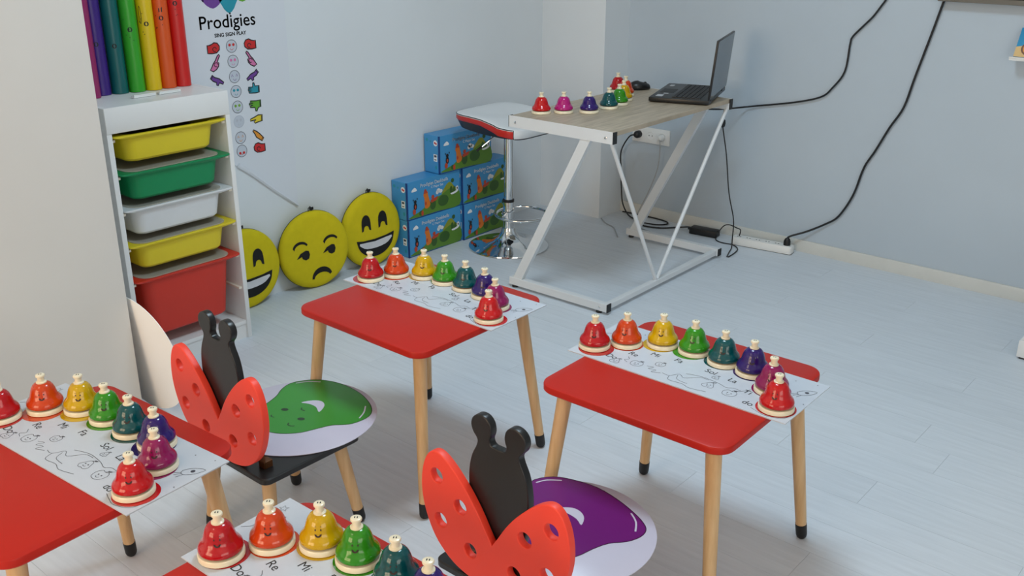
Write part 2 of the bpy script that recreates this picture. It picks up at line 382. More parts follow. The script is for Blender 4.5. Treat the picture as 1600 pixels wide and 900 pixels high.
def doodles():
    g = G(); f = fm(0.0029); W = 0.0011
    def fruit(cx, cy, s, kind=0):
        out = [(0, 1.0), (0.45, 0.75), (0.75, 0.1), (1.0, -0.5), (0.55, -0.95), (0, -0.85), (-0.55, -0.95), (-1.0, -0.45), (-0.7, 0.15), (-0.4, 0.75)]
        if kind == 1: out = [(0, 0.8), (0.6, 0.95), (1.05, 0.3), (0.85, -0.6), (0.3, -0.9), (-0.3, -0.9), (-0.85, -0.6), (-1.05, 0.3), (-0.6, 0.95)]
        g.ribbon(smooth2([(cx+a*s, cy+b*s) for a, b in out], 3, True), W, f, True)
        for sx in (-1, 1): g.poly([circ(cx+sx*s*0.3, cy+0.05*s, s*0.12, 8)], f)
        g.ribbon(arc(cx, cy-0.2*s, 0.3*s, 200, 340, 6), W, f)
        g.ribbon([(cx, cy+0.85*s), (cx+0.2*s, cy+1.35*s)], W, f); g.poly([circ(cx+0.45*s, cy+1.2*s, 0.3*s, 8, 0.14*s, 0.5)], f)
    fruit(0.128, 0.026, 0.013); fruit(0.178, 0.045, 0.015, 1); fruit(0.226, 0.078, 0.012, 1); fruit(0.366, 0.103, 0.009)
    fruit(0.372, 0.058, 0.015); fruit(0.430, 0.050, 0.016, 1)
    g.ribbon(smooth2([(0.14, 0.066), (0.150, 0.055), (0.142, 0.045), (0.155, 0.038)], 4), W, f)
    g.ribbon(smooth2([(0.205, 0.05), (0.222, 0.055), (0.215, 0.04), (0.235, 0.045), (0.23, 0.03), (0.252, 0.038)], 4), W, f)
    g.ribbon(smooth2([(0.255, 0.042), (0.275, 0.04), (0.29, 0.062), (0.31, 0.052), (0.335, 0.078), (0.36, 0.08)], 4), W, f)
    g.ribbon(smooth2([(0.275, 0.04), (0.285, 0.02), (0.32, 0.022), (0.345, 0.014), (0.385, 0.022)], 4), W, f)
    g.ribbon(smooth2([(0.30, 0.075), (0.34, 0.085), (0.385, 0.08), (0.41, 0.072), (0.425, 0.08), (0.445, 0.078)], 4), W, f)
    g.ribbon(smooth2([(0.29, 0.055), (0.30, 0.035), (0.33, 0.03)], 4), W, f)
    g.ribbon(smooth2([(0.44, 0.07), (0.455, 0.088), (0.46, 0.10)], 4), W, f)
    # rocket at the right end, star and wavy line at the far left
    g.ribbon(smooth2([(0.548, 0.158), (0.562, 0.178), (0.584, 0.186), (0.578, 0.164), (0.560, 0.148)], 3, True), W, f, True)
    g.poly([circ(0.567, 0.168, 0.005, 10)], f)
    for a, b in (((0.552, 0.152), (0.54, 0.142)), ((0.556, 0.149), (0.546, 0.137)), ((0.561, 0.147), (0.556, 0.134))): g.ribbon([a, b], W, f)
    g.ribbon([(0.02+0.010*(1 if i % 2 else 0.45)*cos(i*pi/5+0.3), 0.206+0.010*(1 if i % 2 else 0.45)*sin(i*pi/5+0.3)) for i in range(10)], W, f, True)
    g.ribbon(smooth2([(0.006, 0.12), (0.02, 0.135), (0.016, 0.15), (0.032, 0.16)], 4), W, f)
    g.ribbon(smooth2([(0.50, 0.02), (0.52, 0.012), (0.545, 0.006), (0.58, 0.02), (0.588, 0.06)], 4), W, f)
    for a, b in ((0.045, 0.19), (0.57, 0.22), (0.52, 0.21), (0.585, 0.11), (0.10, 0.205), (0.015, 0.09)): g.poly([circ(a, b, 0.0016, 6)], f)
    return g
DOOD = doodles().mesh('line_drawing', M_LINE, 0)
MATP = {'t1': (1.112, -2.519, 0.010, 'white music sheet lying on the red table beside the yellow cushions'),
        't2': (1.934, -2.476, 0.010, 'white music sheet lying on the red table at right'),
        't3': (1.172, -3.636, 0.082, 'white music sheet lying on the red table at the left edge'),
        't4': (1.951, -3.590, 0.022, 'white music sheet lying on the red table at the bottom edge')}
for k, (x, y, a, lab) in MATP.items():
    t = thing('music_sheet', lab, 'sheet', (x, y, TH+0.0003), a, 'white music sheets on the red tables')
    obj('sheet', sheet_m, t)
    for (u, v), me in zip(NOM, circ_m): obj('printed_circle', me, t, loc=(u, v, 0))
    for (wd, u, v), me in zip(WORDS, word_m): obj('printed_word', me, t, loc=(u, v, 0), rot=(0, 0, -0.12))
    obj('line_drawing', DOOD, t)['kind'] = 'stuff'

# ------------------------------------------------------------------ desk bells
prof_dome = [(0.0372, 0.0145), (0.0386, 0.0165), (0.0390, 0.0190), (0.0382, 0.0235), (0.0352, 0.0285), (0.0312, 0.0330), (0.0287, 0.0380),
             (0.0272, 0.0440), (0.0252, 0.0510), (0.0225, 0.0575), (0.0185, 0.0630), (0.0135, 0.0662), (0.0080, 0.0675)]
def dome_r(z):
    for (r0, z0), (r1, z1) in zip(prof_dome, prof_dome[1:]):
        if z0 <= z <= z1: return r0+(r1-r0)*(z-z0)/(z1-z0)
    return 0.03
BASE_M = G().lathe([(0.0385, 0), (0.0405, 0.0012), (0.0405, 0.0085), (0.0390, 0.0112), (0.030, 0.0122), (0.02, 0.0124)], 40).mesh('base', M_CREAM, 40)
GAP_SHADE_M = G().lathe([(0.033, 0.0118), (0.0355, 0.0135), (0.0365, 0.0152)], 36).mesh('bell_rim', M_BRASS, 40)  # dark band in the gap under the dome, shade put into its colour
PLUNGER_M = G().lathe([(0.0112, 0.0655), (0.0112, 0.0690), (0.0075, 0.0710), (0.0072, 0.0795), (0.0098, 0.0810), (0.0102, 0.0835), (0.0094, 0.0855), (0.007, 0.0865)], 24).mesh('plunger', M_CREAM, 40)
PMARK_M = G().poly([circ(-0.0022, 0, 0.0011, 8, 0.003), circ(0, 0, 0.00001, 3)][:1], fm(0.0867)).poly([circ(0.0022, 0, 0.0011, 8, 0.003)], fm(0.0867)).mesh('plunger_mark', M_INK, 0)
DOME_M = {k: G().lathe(prof_dome, 40, cap0=False).mesh('bell_dome', m, 40) for k, m in M_BELL.items()}
def on_dome(u, v):
    z = 0.044+v; r = dome_r(z)+0.0004; a = u/0.028
    return (r*sin(a), -r*cos(a), z)
FACE_G = G()
for sx in (-1, 1):
    FACE_G.poly([circ(sx*0.0052, 0.004, 0.0013, 10, 0.0019)], on_dome)
    FACE_G.ribbon(arc(sx*0.0054, 0.0075, 0.0022, 40, 140, 5), 0.0006, on_dome)
mo = arc(0, -0.0030, 0.0062, 180, 360, 12, 0.0056)+[(0.003, -0.0037), (0, -0.0040), (-0.003, -0.0037)]
FACE_G.poly([mo], on_dome)
FACE_M = FACE_G.mesh('printed_face', mat('face_ink', (46, 20, 14), 0.4), 0)
CN = {'red': 'red', 'scarlet': 'red', 'violet': 'violet', 'magenta': 'magenta', 'pink': 'pink'}
def bell(kind, x, y, z, face, label, group):
    t = thing('desk_bell', label, 'bell', (x, y, z), face, group)
    obj('base', BASE_M, t); obj('bell_rim', GAP_SHADE_M, t)
    d = obj('bell_dome', DOME_M[kind], t); obj('printed_face', FACE_M, d)
    p = obj('plunger', PLUNGER_M, t); obj('plunger_mark', PMARK_M, p)
    return t
KINDS = ['red', 'orange', 'yellow', 'green', 'teal', 'violet', 'magenta', 'scarlet']
BPOS = {
 't1': [(1.171, -2.461), (1.204, -2.387), (1.279, -2.341), (1.360, -2.334), (1.443, -2.332), (1.527, -2.341), (1.606, -2.385), (1.651, -2.462)],
 't2': [(1.973, -2.415), (2.026, -2.349), (2.100, -2.294), (2.184, -2.279), (2.272, -2.286), (2.353, -2.292), (2.431, -2.346), (2.480, -2.419)],
 't3': [(1.213, -3.573), (1.246, -3.491), (1.311, -3.438), (1.395, -3.423), (1.486, -3.418), (1.575, -3.412), (1.656, -3.458), (1.704, -3.538)],
 't4': [(2.000, -3.541), (2.039, -3.463), (2.109, -3.408), (2.191, -3.395), (2.283, -3.391), (2.366, -3.397)]}
TN = {'t1': 'table beside the yellow cushions', 't2': 'right-hand table', 't3': 'table at the left edge', 't4': 'table at the bottom edge'}
for k, L in BPOS.items():
    for i, (x, y) in enumerate(L):
        kd = KINDS[i]; c = 'red' if kd == 'scarlet' else kd
        if i == 0: lab = 'red desk bell at the left end on the %s' % TN[k]
        elif i == 7: lab = 'red desk bell at the right end on the %s' % TN[k]
        else: lab = '%s desk bell with cream base on the %s' % (c, TN[k])
        toward = math.atan2(CAM_POS.x-x, -(CAM_POS.y-y))
        bell(kd, x, y, TH+0.0034, toward*(0.75 if k != 't4' else 0.8)+random.uniform(-0.12, 0.12), lab, 'desk bells on the red tables')
DESKB = [('scarlet', 0.764, -1.153, 'red desk bell at the near left corner of the wooden desk'), ('pink', 0.825, -1.082, 'pink desk bell on the wooden desk'),
         ('violet', 0.902, -1.010, 'violet desk bell on the wooden desk'), ('teal', 0.910, -0.882, 'teal desk bell on the wooden desk'),
         ('green', 0.894, -0.783, 'green desk bell on the wooden desk'), ('yellow', 0.852, -0.689, 'yellow desk bell on the wooden desk'),
         ('orange', 0.790, -0.585, 'orange desk bell on the wooden desk'), ('red', 0.708, -0.528, 'red desk bell at the far edge of the wooden desk behind the yellow one')]
DH = 0.746
for kd, x, y, lab in DESKB:
    bell(kd, x, y, DH+0.0004, -1.9+random.uniform(-.2, .2), lab, 'desk bells on the wooden desk')

# ------------------------------------------------------------------ ladybird chairs
wing_half = [(0.0, 0.385), (0.016, 0.410), (0.036, 0.443), (0.062, 0.477), (0.092, 0.508), (0.120, 0.530), (0.143, 0.539), (0.163, 0.532), (0.178, 0.510), (0.187, 0.480),
             (0.190, 0.445), (0.186, 0.410), (0.174, 0.372), (0.155, 0.338), (0.128, 0.311), (0.095, 0.292), (0.055, 0.282), (0.02, 0.280)]
right = [wing_half[0]]+smooth2(wing_half[1:], 3)
wing = right+[(-x, z) for x, z in reversed(right[1:])]
holes = [(0.146, 0.484), (0.083, 0.437), (0.138, 0.383), (0.057, 0.347)]
hl = [list(reversed(circ(s*a, b, 0.0165, 20))) for s in (-1, 1) for a, b in holes]
WING_M = curve_solid('wing_panel', [wing]+hl, 0.018, 0.0022, M_LADY)
bh = [(0.0, 0.590), (0.012, 0.590), (0.019, 0.594), (0.021, 0.603), (0.018, 0.611), (0.0165, 0.622), (0.020, 0.636), (0.030, 0.646), (0.042, 0.6485), (0.055, 0.645), (0.065, 0.635), (0.068, 0.621), (0.063, 0.607),
      (0.055, 0.598), (0.052, 0.590), (0.056, 0.577), (0.066, 0.557), (0.073, 0.532), (0.076, 0.50), (0.074, 0.46), (0.067, 0.42), (0.055, 0.38), (0.05, 0.32), (0.05, 0.285)]
br = smooth2(bh, 3)
body = br+[(-x, z) for x, z in reversed(br[1:])]
BODY_M = curve_solid('bug_body', [body], 0.018, 0.0022, M_BLACK)
SEAT_M = G().loft([rrect(0.165-i, 0.150-i, 0.02, z, 5) for z, i in ((-0.018, 0.003), (-0.015, 0), (-0.003, 0), (0, 0.003))]).mesh('seat', M_BLACK, 30)
BRKT_M = G().box(-0.012, 0.012, -0.004, 0.020, 0, 0.018).box(-0.012, 0.012, -0.004, 0.0, 0, 0.045).mesh('bracket', M_BRASS, 0, bevel=0.001)
CH_LEGS = []
for sx in (-1, 1):
    for sy in (-1, 1):
        CH_LEGS.append(leg_meshes('leg', (sx*0.112, 0.150+sy*0.108, 0.258), (sx*0.138, 0.158+sy*0.140, 0.0), 0.0178, 0.0145, 0.042))
def chair(x, y, a, lab):
    t = thing('ladybird_chair', lab, 'chair', (x, y, 0), a, 'ladybird chairs')
    obj('seat', SEAT_M, t, loc=(0, 0.145, 0.276))
    obj('wing_panel', WING_M, t, rot=(pi/2, 0, 0), loc=(0, 0, 0))
    obj('bug_body', BODY_M, t, rot=(pi/2, 0, 0), loc=(0, 0.0195, 0))
    obj('bracket', BRKT_M, t, loc=(0.11, 0.032, 0.2765))
    obj('bracket', BRKT_M, t, loc=(-0.11, 0.032, 0.2765))
    for wm, sm in CH_LEGS:
        lg = obj('leg', wm, t); obj('foot_cap', sm, lg)
    return t
chair(1.403, -3.156, 0.0, 'ladybird-backed kids chair carrying the green printed disc')
chair(2.240, -3.100, 0.0, 'ladybird-backed kids chair carrying the purple printed disc')

def disc_prints(t, colm, darkm, face, kind):
    f0 = fm(0.0031); f1 = fm(0.0034)
    if kind == 'pear':
        out = [(-0.118, -0.03), (-0.124, -0.006), (-0.138, 0.030), (-0.158, 0.060), (-0.170, 0.095), (-0.162, 0.128), (-0.135, 0.163), (-0.095, 0.185), (-0.041, 0.195), (0.025, 0.190), (0.080, 0.172), (0.118, 0.150),
               (0.140, 0.125), (0.146, 0.095), (0.140, 0.062), (0.126, 0.042), (0.106, 0.021), (0.092, -0.014), (0.077, -0.053), (0.051, -0.084), (0.020, -0.103), (-0.025, -0.112), (-0.070, -0.100), (-0.102, -0.070)]
        cres = [(-0.055, 0.049), (-0.041, 0.077), (-0.018, 0.090), (0.008, 0.078), (0.025, 0.046), (-0.004, 0.059), (-0.032, 0.058)]
        hi = ([(-0.160, 0.112), (-0.143, 0.140), (-0.113, 0.163)], [(0.093, 0.150), (0.117, 0.123), (0.132, 0.094)])
    else:
        out = [(-0.150, 0.040), (-0.168, 0.075), (-0.176, 0.110), (-0.150, 0.150), (-0.105, 0.170), (-0.045, 0.180), (0.020, 0.170), (0.075, 0.152), (0.116, 0.132), (0.136, 0.112), (0.140, 0.085), (0.128, 0.052),
               (0.102, 0.021), (0.088, -0.017), (0.077, -0.060), (0.050, -0.095), (0.0, -0.110), (-0.060, -0.100), (-0.100, -0.065), (-0.115, -0.015)]
        cres = [(-0.065, 0.050), (-0.050, 0.068), (-0.030, 0.078), (-0.009, 0.074), (0.008, 0.060), (0.018, 0.036), (-0.004, 0.048), (-0.035, 0.052)]
        hi = ([(-0.165, 0.103), (-0.153, 0.128), (-0.125, 0.150)], [(0.075, 0.145), (0.102, 0.124), (0.121, 0.094)])
    ol = list(reversed(smooth2(out, 3, True)))
    pr = obj('printed_fruit', G().poly([ol], f0).mesh('printed_fruit', colm, 0), t)
    part('printed_outline', G().ribbon(ol, 0.0022, f1, True), darkm, pr, ang=0)
    if face:
        for a, b, rr in ((-0.056, -0.005, 0.5), (0.019, -0.009, 0.5)): part('printed_eye', G().poly([circ(a, b, 0.0105, 14, 0.0075, rr)], f1), darkm, pr, ang=0)
        for pts in ([(0.012, -0.043), (0.018, -0.051), (0.030, -0.050), (0.036, -0.043)], [(-0.058, -0.046), (-0.052, -0.052), (-0.042, -0.050)], [(-0.030, 0.032), (-0.022, 0.024), (-0.010, 0.026)]):
            part('printed_smile', G().ribbon(smooth2(pts, 3), 0.0035, f1), darkm, pr, ang=0)
    part('printed_highlight', G().poly([list(reversed(smooth2(cres, 3, True)))], f1), M_LILAC, pr, ang=0)
    for pts in hi: part('printed_highlight', G().ribbon(smooth2(pts, 4), 0.004, f1), M_LILAC, pr, ang=0)
def print_disc(x, y, z, R, a, kind, lab):
    t = thing('printed_disc', lab, 'disc', (x, y, z), a)
    part('board', G().lathe([(R-0.001, 0), (R, 0.0008), (R, 0.0022), (R-0.001, 0.003)], 64), M_LILAC, t)
    if kind == 'pear': disc_prints(t, M_PEAR, M_PEARL, True, kind)
    else: disc_prints(t, M_PLUM, M_PLUML, False, kind)
print_disc(1.374, -2.908, 0.2765, 0.205, 0.0, 'pear', 'round lilac board with a smiling green fruit print on the chair seat')
print_disc(2.222, -2.852, 0.2765, 0.199, 0.0, 'plum', 'round lilac board with a purple fruit print on the chair seat')
dd = thing('plain_disc', 'plain white round board standing between the pillar and the bin cabinet', 'disc', (0.5296, -2.872, 0.0), 0.1167)
part('board', G().lathe([(0.204, -0.0015), (0.205, -0.001), (0.205, 0.001), (0.204, 0.0015)], 64, xf=Matrix.Translation((0, -0.0265, 0.2036)) @ Matrix.Rotation(pi/2+0.13, 4, 'X')), M_DISCW, dd)

# ------------------------------------------------------------------ bin cabinet
yT = -2.7833; CW = 0.46
cab = thing('bin_cabinet', 'white open cabinet with sliding plastic bins against the left wall', 'cabinet', (0.002, yT, 0))
for s in (0, 1):
    y0 = 0.0 if s == 0 else CW-0.018
    part('side_panel', G().box(0, 0.298, y0, y0+0.018, 0, 0.94), M_WHITE, cab, bevel=0.0015, ang=30)
part('top_panel', G().box(0, 0.284, 0.018, CW-0.018, 0.922, 0.9395), M_WHITE, cab, ang=0)
part('top_rail', G().box(0.284, 0.300, 0.001, CW-0.001, 0.857, 0.9405), M_WHITE, cab, bevel=0.0012, ang=30)
part('back_panel', G().box(0.001, 0.005, 0.018, CW-0.018, 0.06, 0.922), M_WHITE, cab, ang=0)
part('bottom_shelf', G().box(0.005, 0.292, 0.018, CW-0.018, 0.058, 0.072), M_WHITE, cab, ang=0)
part('plinth', G().box(0.270, 0.288, 0.018, CW-0.018, 0.0, 0.058), M_WHITE, cab, ang=0)
rim = {'y1': 0.846, 'g': 0.722, 'w': 0.598, 'y2': 0.472, 'r': 0.346}
for zz in [v for v in rim.values()]+[0.22]:
    for yy in (0.018, CW-0.018-0.012):
        part('runner', G().box(0.012, 0.288, yy, yy+0.012, zz-0.020, zz-0.012), M_INNER, cab, ang=0)
BW = CW-0.036-0.006
def storage_bin(col, zr, depth, lab, lid, dx):
    t = thing('storage_bin', lab, 'bin', (dx, yT+CW/2, zr-depth), group='plastic bins in the white cabinet')
    hx, hy = 0.136, 0.172; cx = 0.150; m = M_BIN[col]; d = depth
    tb = 0.012 if d < 0.15 else 0.018
    L = [rrect(hx-tb-0.008, hy-tb-0.008, 0.03, 0, 6, cx), rrect(hx-tb, hy-tb, 0.035, 0.008, 6, cx), rrect(hx, hy, 0.04, d-0.012, 6, cx), rrect(hx-0.0025, hy-0.0025, 0.038, d-0.010, 6, cx),
         rrect(hx-tb-0.003, hy-tb-0.003, 0.033, 0.010, 6, cx)]
    part('tub', G().loft(L), m, t, ang=35)
    fr = [rrect(hx-0.003, hy-0.003, 0.038, d-0.014, 6, cx), rrect(hx+0.004, hy+0.006, 0.04, d-0.015, 6, cx), rrect(hx+0.012, BW/2-0.003, 0.016, d-0.007, 6, cx), rrect(hx+0.013, BW/2, 0.014, d-0.004, 6, cx),
          rrect(hx+0.012, BW/2-0.001, 0.014, d, 6, cx), rrect(hx-0.004, hy-0.004, 0.038, d-0.001, 6, cx), rrect(hx-0.004, hy-0.004, 0.038, d-0.013, 6, cx)]
    part('rim', G().loft(fr, False, False), m, t, ang=35)
    if lid:
        part('lid', G().loft([rrect(hx+0.004, hy+0.008, 0.045, d+0.0003, 6, cx), rrect(hx+0.004, hy+0.008, 0.045, d+0.003, 6, cx), rrect(hx+0.001, hy+0.005, 0.043, d+0.0035, 6, cx),
                            rrect(hx-0.006, hy-0.006, 0.038, d+0.0018, 6, cx)]), M_LID, t, ang=35)
    else:
        part('contents', G().loft([rrect(hx-0.02, hy-0.02, 0.03, 0.012, 4, cx), rrect(hx-0.012, hy-0.012, 0.03, d*0.7, 4, cx), rrect(hx-0.05, hy-0.05, 0.03, d*0.8, 4, cx)]), M_DARK, t)
storage_bin('yellow', rim['y1'], 0.095, 'shallow yellow bin without a lid, topmost in the white cabinet', False, 0.012)
storage_bin('green', rim['g'], 0.100, 'shallow green bin with frosted lid, second from the top', True, 0.018)
storage_bin('white', rim['w'], 0.100, 'shallow white bin with frosted lid, in the middle of the cabinet', True, 0.012)
storage_bin('yellow', rim['y2'], 0.095, 'shallow yellow bin with frosted lid, above the deep red bin', True, 0.012)
storage_bin('red', rim['r'], 0.225, 'deep red bin with frosted lid at the bottom of the cabinet', True, 0.014)
# rainbow tubes standing on the cabinet
TB = [('red', 0.096, -2.368, 0.63), ('orange', 0.093, -2.425, 0.56), ('yellow', 0.092, -2.482, 0.50), ('green', 0.082, -2.539, 0.465), ('teal', 0.070, -2.596, 0.41), ('purple', 0.058, -2.653, 0.40), ('magenta', 0.086, -2.705, 0.38)]
for i, (c, x, y, L) in enumerate(TB):
    t = thing('percussion_tube', '%s plastic percussion tube standing on the white cabinet' % c, 'tube', (x, y, 0.9408), group='rainbow percussion tubes on the cabinet')
    R = 0.0278
    T = part('tube_wall', G().loft([[(r*cos(2*pi*k/28), r*sin(2*pi*k/28), z) for k in range(28)] for r, z in ((R-0.002, 0), (R, 0), (R, L), (R-0.002, L), (R-0.002, 0))], False, False), M_TUBE[c], t)
    def on_tube(u, v, R=R):
        a = u/R-0.72; return ((R+0.0004)*cos(a), (R+0.0004)*sin(a), v)
    g = G(); rnd = random.Random(i*3+1)
    z0 = {0: 0.285, 1: 0.24, 2: 0.225, 3: 0.21, 4: 0.16, 5: 0.17, 6: 0.15}[i]
    g.poly([circ(0.008, z0, 0.0078, 18), list(reversed(circ(0.008, z0, 0.0035, 12, 0.005)))], on_tube)
    if i == 2: g.poly([circ(-0.010, z0+0.03, 0.0045, 16, 0.030, 0.0), list(reversed(circ(-0.010, z0+0.03, 0.0030, 12, 0.027)))], on_tube)
    if i == 1: g.poly([[(0.002, z0+0.02), (0.014, z0+0.02), (0.014, z0+0.033), (0.002, z0+0.033)]], on_tube)
    if i in (1, 2, 3, 0):
        for k in range(7):
            a, b = rnd.uniform(-0.016, 0.016), z0+rnd.uniform(-0.04, 0.05)
            g.poly([circ(a, b, 0.0022, 6, 0.0012, rnd.uniform(0, 3))], on_tube)
    part('printed_mark', g, M_INK, T, ang=0)
for i, (y0, y1) in enumerate(((-2.622, -2.540), (-2.528, -2.445))):
    t = thing('white_bar', ['left one of two small white bars lying on the cabinet top', 'right one of two small white bars lying on the cabinet top'][i], 'bar', (0.195, (y0+y1)/2, 0.9403), group='white bars on the cabinet')
    h = (y1-y0)/2
    part('bar', G().box(-0.010, 0.010, -h, h, 0, 0.006), M_PLASTIC, t, bevel=0.0015, ang=30)
    part('bar_lip', G().box(0.006, 0.010, -h*0.98, h*0.98, 0.006, 0.010), M_PLASTIC, t, ang=0)

# ------------------------------------------------------------------ poster on the left wall
po = thing('wall_poster', 'tall white poster with coloured hand signs on the left wall', 'poster', (0.0, -2.09, 0.0))
pf = lambda x: (lambda u, v: (x, u, v))
sh = [(-0.255, 0.70), (-0.02, 0.575), (0.12, 0.455), (0.246, 0.355), (0.256, 0.70), (0.258, 1.60), (-0.255, 1.60)]
g = G(); n = len(sh)
g.poly([sh], pf(0.004)).poly([sh], pf(0.0012))
g.add([(0.004, u, v) for u, v in sh]+[(0.0012, u, v) for u, v in sh], [(i, i+n, (i+1) % n+n, (i+1) % n) for i in range(n)])
part('paper', g, M_POSTER, po, ang=0)
# paper folded up along its slanting lower edge
fold = smooth2([(-0.03, 0.580), (0.03, 0.535), (0.12, 0.457), (0.19, 0.400), (0.244, 0.357)], 4); g = G(); loops = []
for i, (u, v) in enumerate(fold):
    wd = 0.015-0.009*i/(len(fold)-1)
    loops.append([(0.004, u, v), (0.007, u-wd*0.1, v-wd*0.25), (0.011, u+wd*0.25, v+wd*0.3), (0.009, u+wd*0.55, v+wd*0.75), (0.0045, u+wd*0.6, v+wd*0.85)])
part('curled_edge', g.loft(loops), M_POSTER, po)
X1, X2, X3 = 0.0044, 0.0048, 0.0052
def pp(name, loops_list, m, x): 
    g = G()
    for lp in loops_list: g.poly([lp], pf(x))
    return part(name, g, m, po, ang=0)
part('printed_title', add_text(G(), 'Prodigies', 0.068, -0.008, 1.134, pf(X1), -0.0, 0.0006), M_INK, po, ang=0)
g = G(); add_text(g, 'SING', 0.019, -0.050, 1.087, pf(X1), 0, 0.0007); add_text(g, 'SIGN', 0.019, -0.002, 1.087, pf(X1), 0, 0.0007); add_text(g, 'PLAY', 0.019, 0.047, 1.087, pf(X1), 0, 0.0007)
part('printed_tagline', g, M_INK, po, ang=0)
for c, a, b, r1, r2 in (('purp', -0.065, 1.222, 0.05, 0.032), ('tealp', 0.004, 1.215, 0.042, 0.045), ('greenp', 0.066, 1.236, 0.045, 0.030), ('redp', -0.05, 1.27, 0.04, 0.035), ('yellp', 0.03, 1.28, 0.045, 0.04)):
    pp('printed_splash', [smooth2([(a+r1*(1+0.18*sin(3*t))*cos(t), b+r2*(1+0.15*cos(4*t))*sin(t)) for t in [k*pi/6 for k in range(12)]], 2, True)], M_PR[c], X1)
g = G()
for a, b in ((-0.105, 1.215), (0.005, 1.163), (0.112, 1.235)): g.poly([circ(a, b, 0.004, 8)], pf(X1))
part('printed_dot', g, M_INK, po, ang=0)
HANDS = {
 'fist': [(-1, -0.55), (-0.75, -0.55), (-0.3, -0.6), (0.4, -0.55), (0.85, -0.2), (0.9, 0.25), (0.6, 0.65), (0.1, 0.75), (-0.3, 0.55), (-0.75, 0.45), (-1, 0.5)],
 'point': [(-0.95, -0.75), (-0.45, -1.0), (0.1, -0.75), (0.5, -0.35), (0.6, 0.1), (0.35, 0.3), (0.85, 1.1), (0.7, 1.25), (0.45, 1.1), (0.0, 0.45), (-0.35, 0.1), (-0.6, -0.3)],
 'flatdown': [(-1.1, 0.25), (-0.75, 0.7), (-0.4, 0.35), (0.35, 0.1), (1.1, -0.5), (0.95, -0.75), (0.35, -0.5), (0.1, -0.85), (-0.15, -0.75), (-0.15, -0.4), (-0.7, -0.15)],
 'palm': [(1.0, 0.45), (0.95, -0.5), (0.3, -0.55), (-0.9, -0.45), (-1.0, -0.3), (-0.35, -0.2), (-1.05, -0.1), (-1.05, 0.08), (-0.35, 0.1), (-1.0, 0.25), (-0.95, 0.4), (-0.2, 0.35), (-0.1, 0.95), (0.1, 0.95), (0.25, 0.45)],
 'palm2': [(1.0, 0.55), (0.95, -0.4), (0.5, -0.45), (0.2, -0.95), (0.0, -0.9), (-0.1, -0.4), (-0.9, -0.3), (-1.0, -0.15), (-0.4, -0.05), (-1.1, 0.1), (-1.05, 0.27), (-0.35, 0.25), (-0.9, 0.45), (-0.8, 0.6), (0.2, 0.5)],
 'side': [(1.0, 0.45), (0.95, -0.35), (0.2, -0.45), (-0.3, -0.55), (-0.5, -0.35), (-0.1, -0.1), (-1.1, -0.15), (-1.05, 0.1), (-0.3, 0.3), (0.3, 0.5)],
 'tilt': [(1.0, -0.6), (0.65, -1.0), (0.1, -0.6), (-0.35, -0.3), (-0.5, 0.1), (-0.9, 0.7), (-0.75, 0.85), (-0.2, 0.55), (0.35, 0.1)]}
ROWS = [(1.043, 'fist', 'redp', 'redp'), (0.986, 'point', 'pinkp', 'pinkp'), (0.928, 'flatdown', 'purp', 'purp'), (0.871, 'palm', 'tealp', 'tealp'), (0.811, 'palm2', 'greenp', 'lime'),
        (0.754, 'side', 'yellp', 'grey'), (0.690, 'tilt', 'orap', 'orap'), (0.637, 'fist', 'redp', 'redp')]
for r, (zc, kind, c, fc) in enumerate(ROWS):
    for side in (-1, 1):
        if side < 0 and r > 2: continue
        sc = {'fist': 0.029, 'point': 0.027, 'flatdown': 0.027, 'palm': 0.027, 'palm2': 0.028, 'side': 0.029, 'tilt': 0.027}[kind]; cu = 0.080*side; mir = 1 if side < 0 else -1
        if kind in ('palm', 'palm2', 'side', 'tilt'): mir = 1
        zz = zc-0.002
        if r > 2: cu = 0.080
        poly = [(cu+mir*a*sc*0.95, zz+b*sc) for a, b in HANDS[kind]]
        if mir < 0: poly.reverse()
        h = pp('printed_hand', [poly], M_PR[c], X1)
        g = G().ribbon(poly, 0.0042, pf(X2), True)
        e = 1 if mir > 0 else -1
        if kind in ('fist', 'point'): g.ribbon(arc(cu+0.1*sc*e, zz-0.1*sc, 0.008, 0, 300, 8), 0.0032, pf(X2))
        if kind in ('palm', 'palm2', 'side', 'tilt', 'flatdown'):
            p0, p1 = HANDS[kind][0], HANDS[kind][1]
            k = 0.8
            g.ribbon([(cu+mir*p0[0]*sc*k, zz+p0[1]*sc*k), (cu+mir*p1[0]*sc*k, zz+p1[1]*sc*k)], 0.003, pf(X2))
        part('hand_outline', g, M_INK, h, ang=0)
    fx = -0.002
    b = pp('printed_badge', [circ(fx, zc, 0.0235, 24)], M_CARD, X1)
    part('badge_ring', G().ribbon(circ(fx, zc, 0.0235, 24), 0.0018, pf(X2), True), M_PR['grey'] if r in (5,) else M_LINE, b, ang=0)
    g = G()
    if r in (2, 6):
        for s in (-1, 1): g.ribbon([(fx+s*0.010-0.004, zc+0.0), (fx+s*0.010, zc+0.010), (fx+s*0.010+0.004, zc)], 0.0018, pf(X2))
    else:
        for s in (-1, 1): g.poly([circ(fx+s*0.0085, zc+(0.005 if r != 7 else -0.008), 0.0055, 12)], pf(X2))
    g.ribbon(arc(fx, zc-0.008, 0.006, 180, 360, 6), 0.0018, pf(X2))
    part('badge_face', g, M_PR[fc], b, ang=0)

